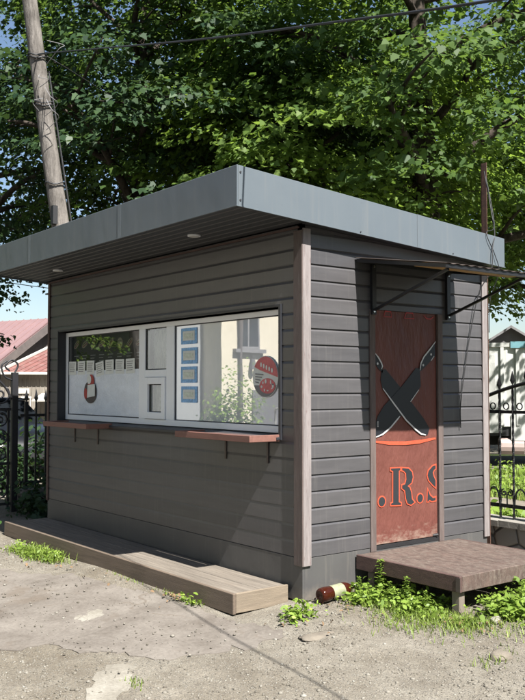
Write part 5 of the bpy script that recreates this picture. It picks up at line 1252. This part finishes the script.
def rock(name, loc, sx, sy, sz, seed, label, m='rock'):
    bm = bmesh.new(); bmesh.ops.create_icosphere(bm, subdivisions=3, radius=1.0); r = random.Random(seed); cuts = [(Vector((r.gauss(0, 1), r.gauss(0, 1), r.gauss(0.3, 0.7))).normalized(), r.uniform(0.62, 0.9)) for _ in range(9)]
    for v in bm.verts:
        d = v.co.copy(); k = 1 + 0.12 * math.sin(d.x * 3 + seed) + 0.10 * math.sin(d.y * 4 + 2 * seed) + 0.07 * math.sin(d.z * 6 + d.x * 5) + r.uniform(-0.02, 0.02)
        for cn, cd in cuts:
            q = d.dot(cn)
            if q > cd: d = d - cn * (q - cd) * 0.85
        v.co = Vector((d.x * sx * k, d.y * sy * k, d.z * sz * k))
    me = bpy.data.meshes.new(name); bm.to_mesh(me); bm.free(); me.materials.append(M[m])
    for p_ in me.polygons: p_.use_smooth = True
    o = bpy.data.objects.new(name, me); COL.objects.link(o); o.location = loc
    return tag(o, label, 'stone')
rock('rock', (1.75, 0.06, gz(1.75, 0.06) + 0.012), 0.062, 0.075, 0.035, 3, 'rounded brown stone on the gravel at the lower right')
rock('flat_stone', (0.65, -0.42, gz(0.65, -0.42) + 0.002), 0.065, 0.16, 0.014, 5, 'flat pale stone set in the dirt below the bottle')
rock('rock', (1.28, 0.62, gz(1.28, 0.62) + 0.015), 0.04, 0.05, 0.03, 12, 'small pale stone at the foot of the front platform leg', 'coping')
def dead_leaves():
    g = np.random.default_rng(5); P = []
    for cx, cy, s, k in ((-0.75, -0.60, 0.12, 26), (-2.9, -0.85, 0.25, 14), (0.35, 0.15, 0.18, 22), (1.25, 0.45, 0.18, 24), (-1.5, -0.75, 0.4, 12), (0.3, -0.35, 0.15, 14)):
        for _ in range(k): P.append((cx + g.normal(0, s), cy + g.normal(0, s * 0.5)))
    P = np.array(P); P = P[~((P[:, 0] < -0.12) & (P[:, 1] > -0.56))]
    pos = np.array([(x, y, gz(x, y) + 0.022) for x, y in P]); nr = np.array([0, 0, 1.0]) + g.normal(0, 0.3, (len(P), 3))
    me = leaf_mesh('dead_leaves', pos, nr, 0.035 * g.uniform(0.5, 1.3, len(P)), M['deadleaf'], OVAL, 0.5)
    o = bpy.data.objects.new('dead_leaves', me); COL.objects.link(o)
    tag(o, 'scattered dry brown leaves along the bench and the weeds', 'dead leaves', kind='stuff')
dead_leaves()

# ------------------------------------------------------------------ grass and weeds
def grass_mesh(name, pts, h, w, mat_, seed, lean=0.5):
    """pts (n,3): curved blades of three segments"""
    g = np.random.default_rng(seed); n = len(pts); a = g.uniform(0, 6.28, n); hh = h * g.uniform(0.45, 1.25, n); ln = lean * g.uniform(0.2, 1.2, n) * hh
    d = np.stack([np.cos(a), np.sin(a), np.zeros(n)], 1); s = np.stack([-np.sin(a), np.cos(a), np.zeros(n)], 1) * (w * g.uniform(0.6, 1.3, n))[:, None]
    V = np.zeros((n, 7, 3))
    for k, (t, ww) in enumerate(((0, 1), (0.4, 0.9), (0.75, 0.6))):
        c = pts + d * (ln * t ** 1.8)[:, None] + np.array([0, 0, 1.0]) * (hh * (t - 0.18 * t * t))[:, None]
        V[:, 2 * k] = c - s * ww; V[:, 2 * k + 1] = c + s * ww
    V[:, 6] = pts + d * ln[:, None] + np.array([0, 0, 1.0]) * (hh * 0.82)[:, None]
    b = (np.arange(n) * 7)[:, None]
    F4 = np.concatenate([b + np.array([0, 1, 3, 2]), b + np.array([2, 3, 5, 4])]); F3 = b + np.array([4, 5, 6])
    vi = np.concatenate([F4.ravel(), F3.ravel()]).astype(np.int32); tot = np.concatenate([np.full(2 * n, 4), np.full(n, 3)]).astype(np.int32); st = np.concatenate([[0], np.cumsum(tot)[:-1]]).astype(np.int32)
    me = bpy.data.meshes.new(name); me.vertices.add(n * 7); me.vertices.foreach_set('co', V.reshape(-1, 3).astype(np.float32).ravel())
    me.loops.add(len(vi)); me.loops.foreach_set('vertex_index', vi); me.polygons.add(len(tot)); me.polygons.foreach_set('loop_start', st); me.polygons.foreach_set('loop_total', tot)
    tv = g.beta(2, 2, n); at = me.attributes.new('tint', 'FLOAT', 'FACE'); at.data.foreach_set('value', np.concatenate([np.repeat(tv, 1), tv, tv]).astype(np.float32))
    me.materials.append(mat_); me.update(calc_edges=True); return me
def blob(g, specs):
    P = []
    for cx, cy, sx, sy, n in specs: P.append(np.stack([g.normal(cx, sx, n), g.normal(cy, sy, n)], 1))
    P = np.concatenate(P)
    ok = ~((P[:, 0] < 0.03) & (P[:, 1] > -0.56) & (P[:, 0] > -4.62) & (P[:, 1] < 2.2))
    P = P[ok]; return np.array([(x, y, gz(x, y) - 0.004) for x, y in P])
def stuff_mesh(name, me, label, cat):
    o = bpy.data.objects.new(name, me); COL.objects.link(o); return tag(o, label, cat, kind='stuff')
g = np.random.default_rng(41)
p_ = blob(g, [(0.55, 0.38, 0.22, 0.10, 900), (0.95, 0.38, 0.16, 0.12, 900), (1.18, 0.42, 0.10, 0.10, 500), (0.9, 0.15, 0.22, 0.10, 260), (1.75, -0.02, 0.05, 0.10, 60), (1.4, 0.6, 0.15, 0.15, 300), (0.4, 0.38, 0.06, 0.08, 120)])
stuff_mesh('grass', grass_mesh('grass', p_, 0.062, 0.0026, M['grass'], 3, 0.9), 'fresh green grass growing along the foot of the door platform', 'grass')
p_ = blob(g, [(-3.15, -0.72, 0.15, 0.07, 700), (-3.45, -0.75, 0.12, 0.05, 250), (-2.8, -0.68, 0.12, 0.04, 160)])
stuff_mesh('grass', grass_mesh('grass', p_, 0.10, 0.0030, M['grass'], 4, 1.0), 'tuft of green grass before the left part of the bench', 'grass')
p_ = blob(g, [(-0.62, -0.585, 0.05, 0.012, 90), (-0.9, -0.59, 0.10, 0.01, 60), (-1.6, -0.585, 0.2, 0.01, 50), (0.58, -1.75, 0.04, 0.03, 50)])
stuff_mesh('grass', grass_mesh('grass', p_, 0.04, 0.0025, M['grass'], 5), 'thin grass sprouting from the cracks along the bench', 'grass')
# lawn beyond the fence
xs = g.uniform(-4.5, 4.0, 26000); ys_ = np.where(g.uniform(0, 1, 26000) < 0.55, g.uniform(2.85, 4.15, 26000), g.uniform(5.1, 8.8, 26000))
p_ = np.array([(x, y, gz(x, y) + 0.008) for x, y in zip(xs, ys_)])
stuff_mesh('grass', grass_mesh('grass', p_, 0.14, 0.006, M['grass'], 6), 'bright lawn grass beyond the iron fence', 'grass')
def ground_cover(name, specs, n_each, leaf, label, seed, hmax=0.12, mat_='weed'):
    g = np.random.default_rng(seed); c = blob(g, specs); n = len(c)
    idx = np.repeat(np.arange(n), n_each); T = len(idx)
    pos = c[idx] + np.stack([g.normal(0, leaf * 1.1, T), g.normal(0, leaf * 1.1, T), g.uniform(0.01, hmax, T) * g.uniform(0.4, 1, n)[idx]], 1)
    ok = ~((pos[:, 0] < 0.02) & (pos[:, 1] > -0.56) & (pos[:, 1] < 2.2)); pos = pos[ok]; T = len(pos)
    nr = np.array([0, 0, 1.0]) + g.normal(0, 0.5, (T, 3))
    return stuff_mesh(name, leaf_mesh(name, pos, nr, leaf * g.uniform(0.5, 1.3, T), M[mat_], OVAL, 0.25, seed=seed), label, 'weeds')
ground_cover('weeds', [(0.34, 0.40, 0.08, 0.08, 34), (0.55, 0.50, 0.12, 0.07, 36), (0.75, 0.47, 0.10, 0.06, 22), (0.25, -0.22, 0.04, 0.06, 12)], 16, 0.042, 'broad leaved weeds growing around the bottle and platform', 51)
ground_cover('weeds', [(1.30, 0.80, 0.09, 0.12, 34), (1.22, 1.05, 0.10, 0.16, 44), (1.35, 1.35, 0.14, 0.2, 40), (1.2, 1.7, 0.15, 0.2, 26)], 20, 0.045, 'broad leaved clover and weeds right of the front platform leg', 52, 0.16)
ground_cover('weeds', [(-3.15, -0.70, 0.16, 0.06, 40), (-3.5, -0.74, 0.1, 0.04, 14), (-0.62, -0.59, 0.05, 0.012, 6)], 14, 0.035, 'small leaved weeds mixed into the grass tuft by the bench', 55, 0.10)
ground_cover('weeds', [(-0.2, 3.5, 1.2, 0.28, 130), (-1.5, 6.6, 2.5, 0.7, 150), (-3, 8.2, 1.5, 0.3, 60)], 16, 0.085, 'leafy ground cover on the lawn beyond the iron fence', 53, 0.22)
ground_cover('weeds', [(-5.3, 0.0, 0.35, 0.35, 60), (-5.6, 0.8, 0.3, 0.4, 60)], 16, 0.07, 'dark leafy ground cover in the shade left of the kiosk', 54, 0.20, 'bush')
# clover heads
mb = MB(); g2 = random.Random(3); HEADS = []
for k in range(7):
    x = g2.uniform(1.12, 1.35); y = g2.uniform(0.85, 1.5); z = gz(x, y) + g2.uniform(0.15, 0.20)
    mb.tube([(x, y, gz(x, y)), (x + 0.01, y, z)], 0.0022, 5, 0); lathe(mb, (x + 0.01, y, z - 0.006), (0, 0, 1), [(0, 0.001), (0.004, 0.011), (0.014, 0.013), (0.022, 0.007), (0.024, 0.001)], 8, 1)
tag(mb.build('clover_flowers', [M['weed'], M['whiteprint']], smooth=True), 'white clover flower heads among the weeds under the platform edge', 'clover', kind='stuff')
def tall_weed(loc, H, seed, label, lean=(0, 0)):
    r = random.Random(seed); g = np.random.default_rng(seed); L = Vector(loc)
    t = thing('tall_weed', label, 'weed', loc, 'tall leafy weeds along the platform')
    mb = MB(); P = []; Nn = []; S_ = []; Dr = []
    for s in range(3):
        a = r.uniform(0, 6.28); hh = H * (1 if s == 0 else r.uniform(0.5, 0.75)); off = Vector((math.cos(a), math.sin(a), 0)) * (0.0 if s == 0 else hh * 0.35)
        st = [L, L + off * 0.5 + Vector((lean[0] * .4, lean[1] * .4, hh * 0.5)), L + off + Vector((lean[0], lean[1], hh))]
        pp = catmull(st, 8); mb.tube(pp, [0.0042 * (1 - 0.6 * i / (len(pp) - 1)) for i in range(len(pp))], 6)
        for i in range(2, len(pp)):
            f = i / (len(pp) - 1)
            for q in range(3 if f < 0.9 else 6):
                an = i * 1.3 + q * 2.094 + r.uniform(-.3, .3); d = np.array([math.cos(an), math.sin(an), 0.35 + 0.6 * f])
                P.append(np.array(pp[i] - L) + d * 0.004); Nn.append(np.array([-0.5 * d[0], -0.5 * d[1], 1.0])); Dr.append(d); S_.append(H * 0.20 * (1.15 - 0.62 * f) * r.uniform(0.8, 1.2))
    mb.build('stem', M['weed'], t)
    me = leaf_mesh('leaves', np.array(P), np.array(Nn), np.array(S_), M['weed'], OVAL, 0.3, np.array(Dr), seed)
    o = bpy.data.objects.new('leaves', me); COL.objects.link(o); o.parent = t
for x, y, h, lab, ln in ((0.30, 0.50, 0.27, 'tallest leafy weed, standing left before the platform edge', (0.0, 0.02)), (0.60, 0.47, 0.21, 'leafy weed before the middle of the platform edge', (0.01, 0.0)),
                    (0.45, 0.46, 0.15, 'short leafy weed between the two taller ones at the platform edge', (0, 0)), (0.78, 0.46, 0.15, 'short leafy weed nearest the front platform leg on its left', (0.01, 0.01)),
                    (0.20, 0.38, 0.15, 'leafy weed beside the neck of the brown bottle', (0, 0.01)), (1.26, 0.95, 0.20, 'leafy weed right of the front platform leg', (0, 0.01)), (1.22, 1.38, 0.22, 'leafy weed under the right end of the platform edge', (0.01, 0))):
    tall_weed((x, y, gz(x, y) - 0.005), h, int(x * 100 + y * 10), lab, ln)
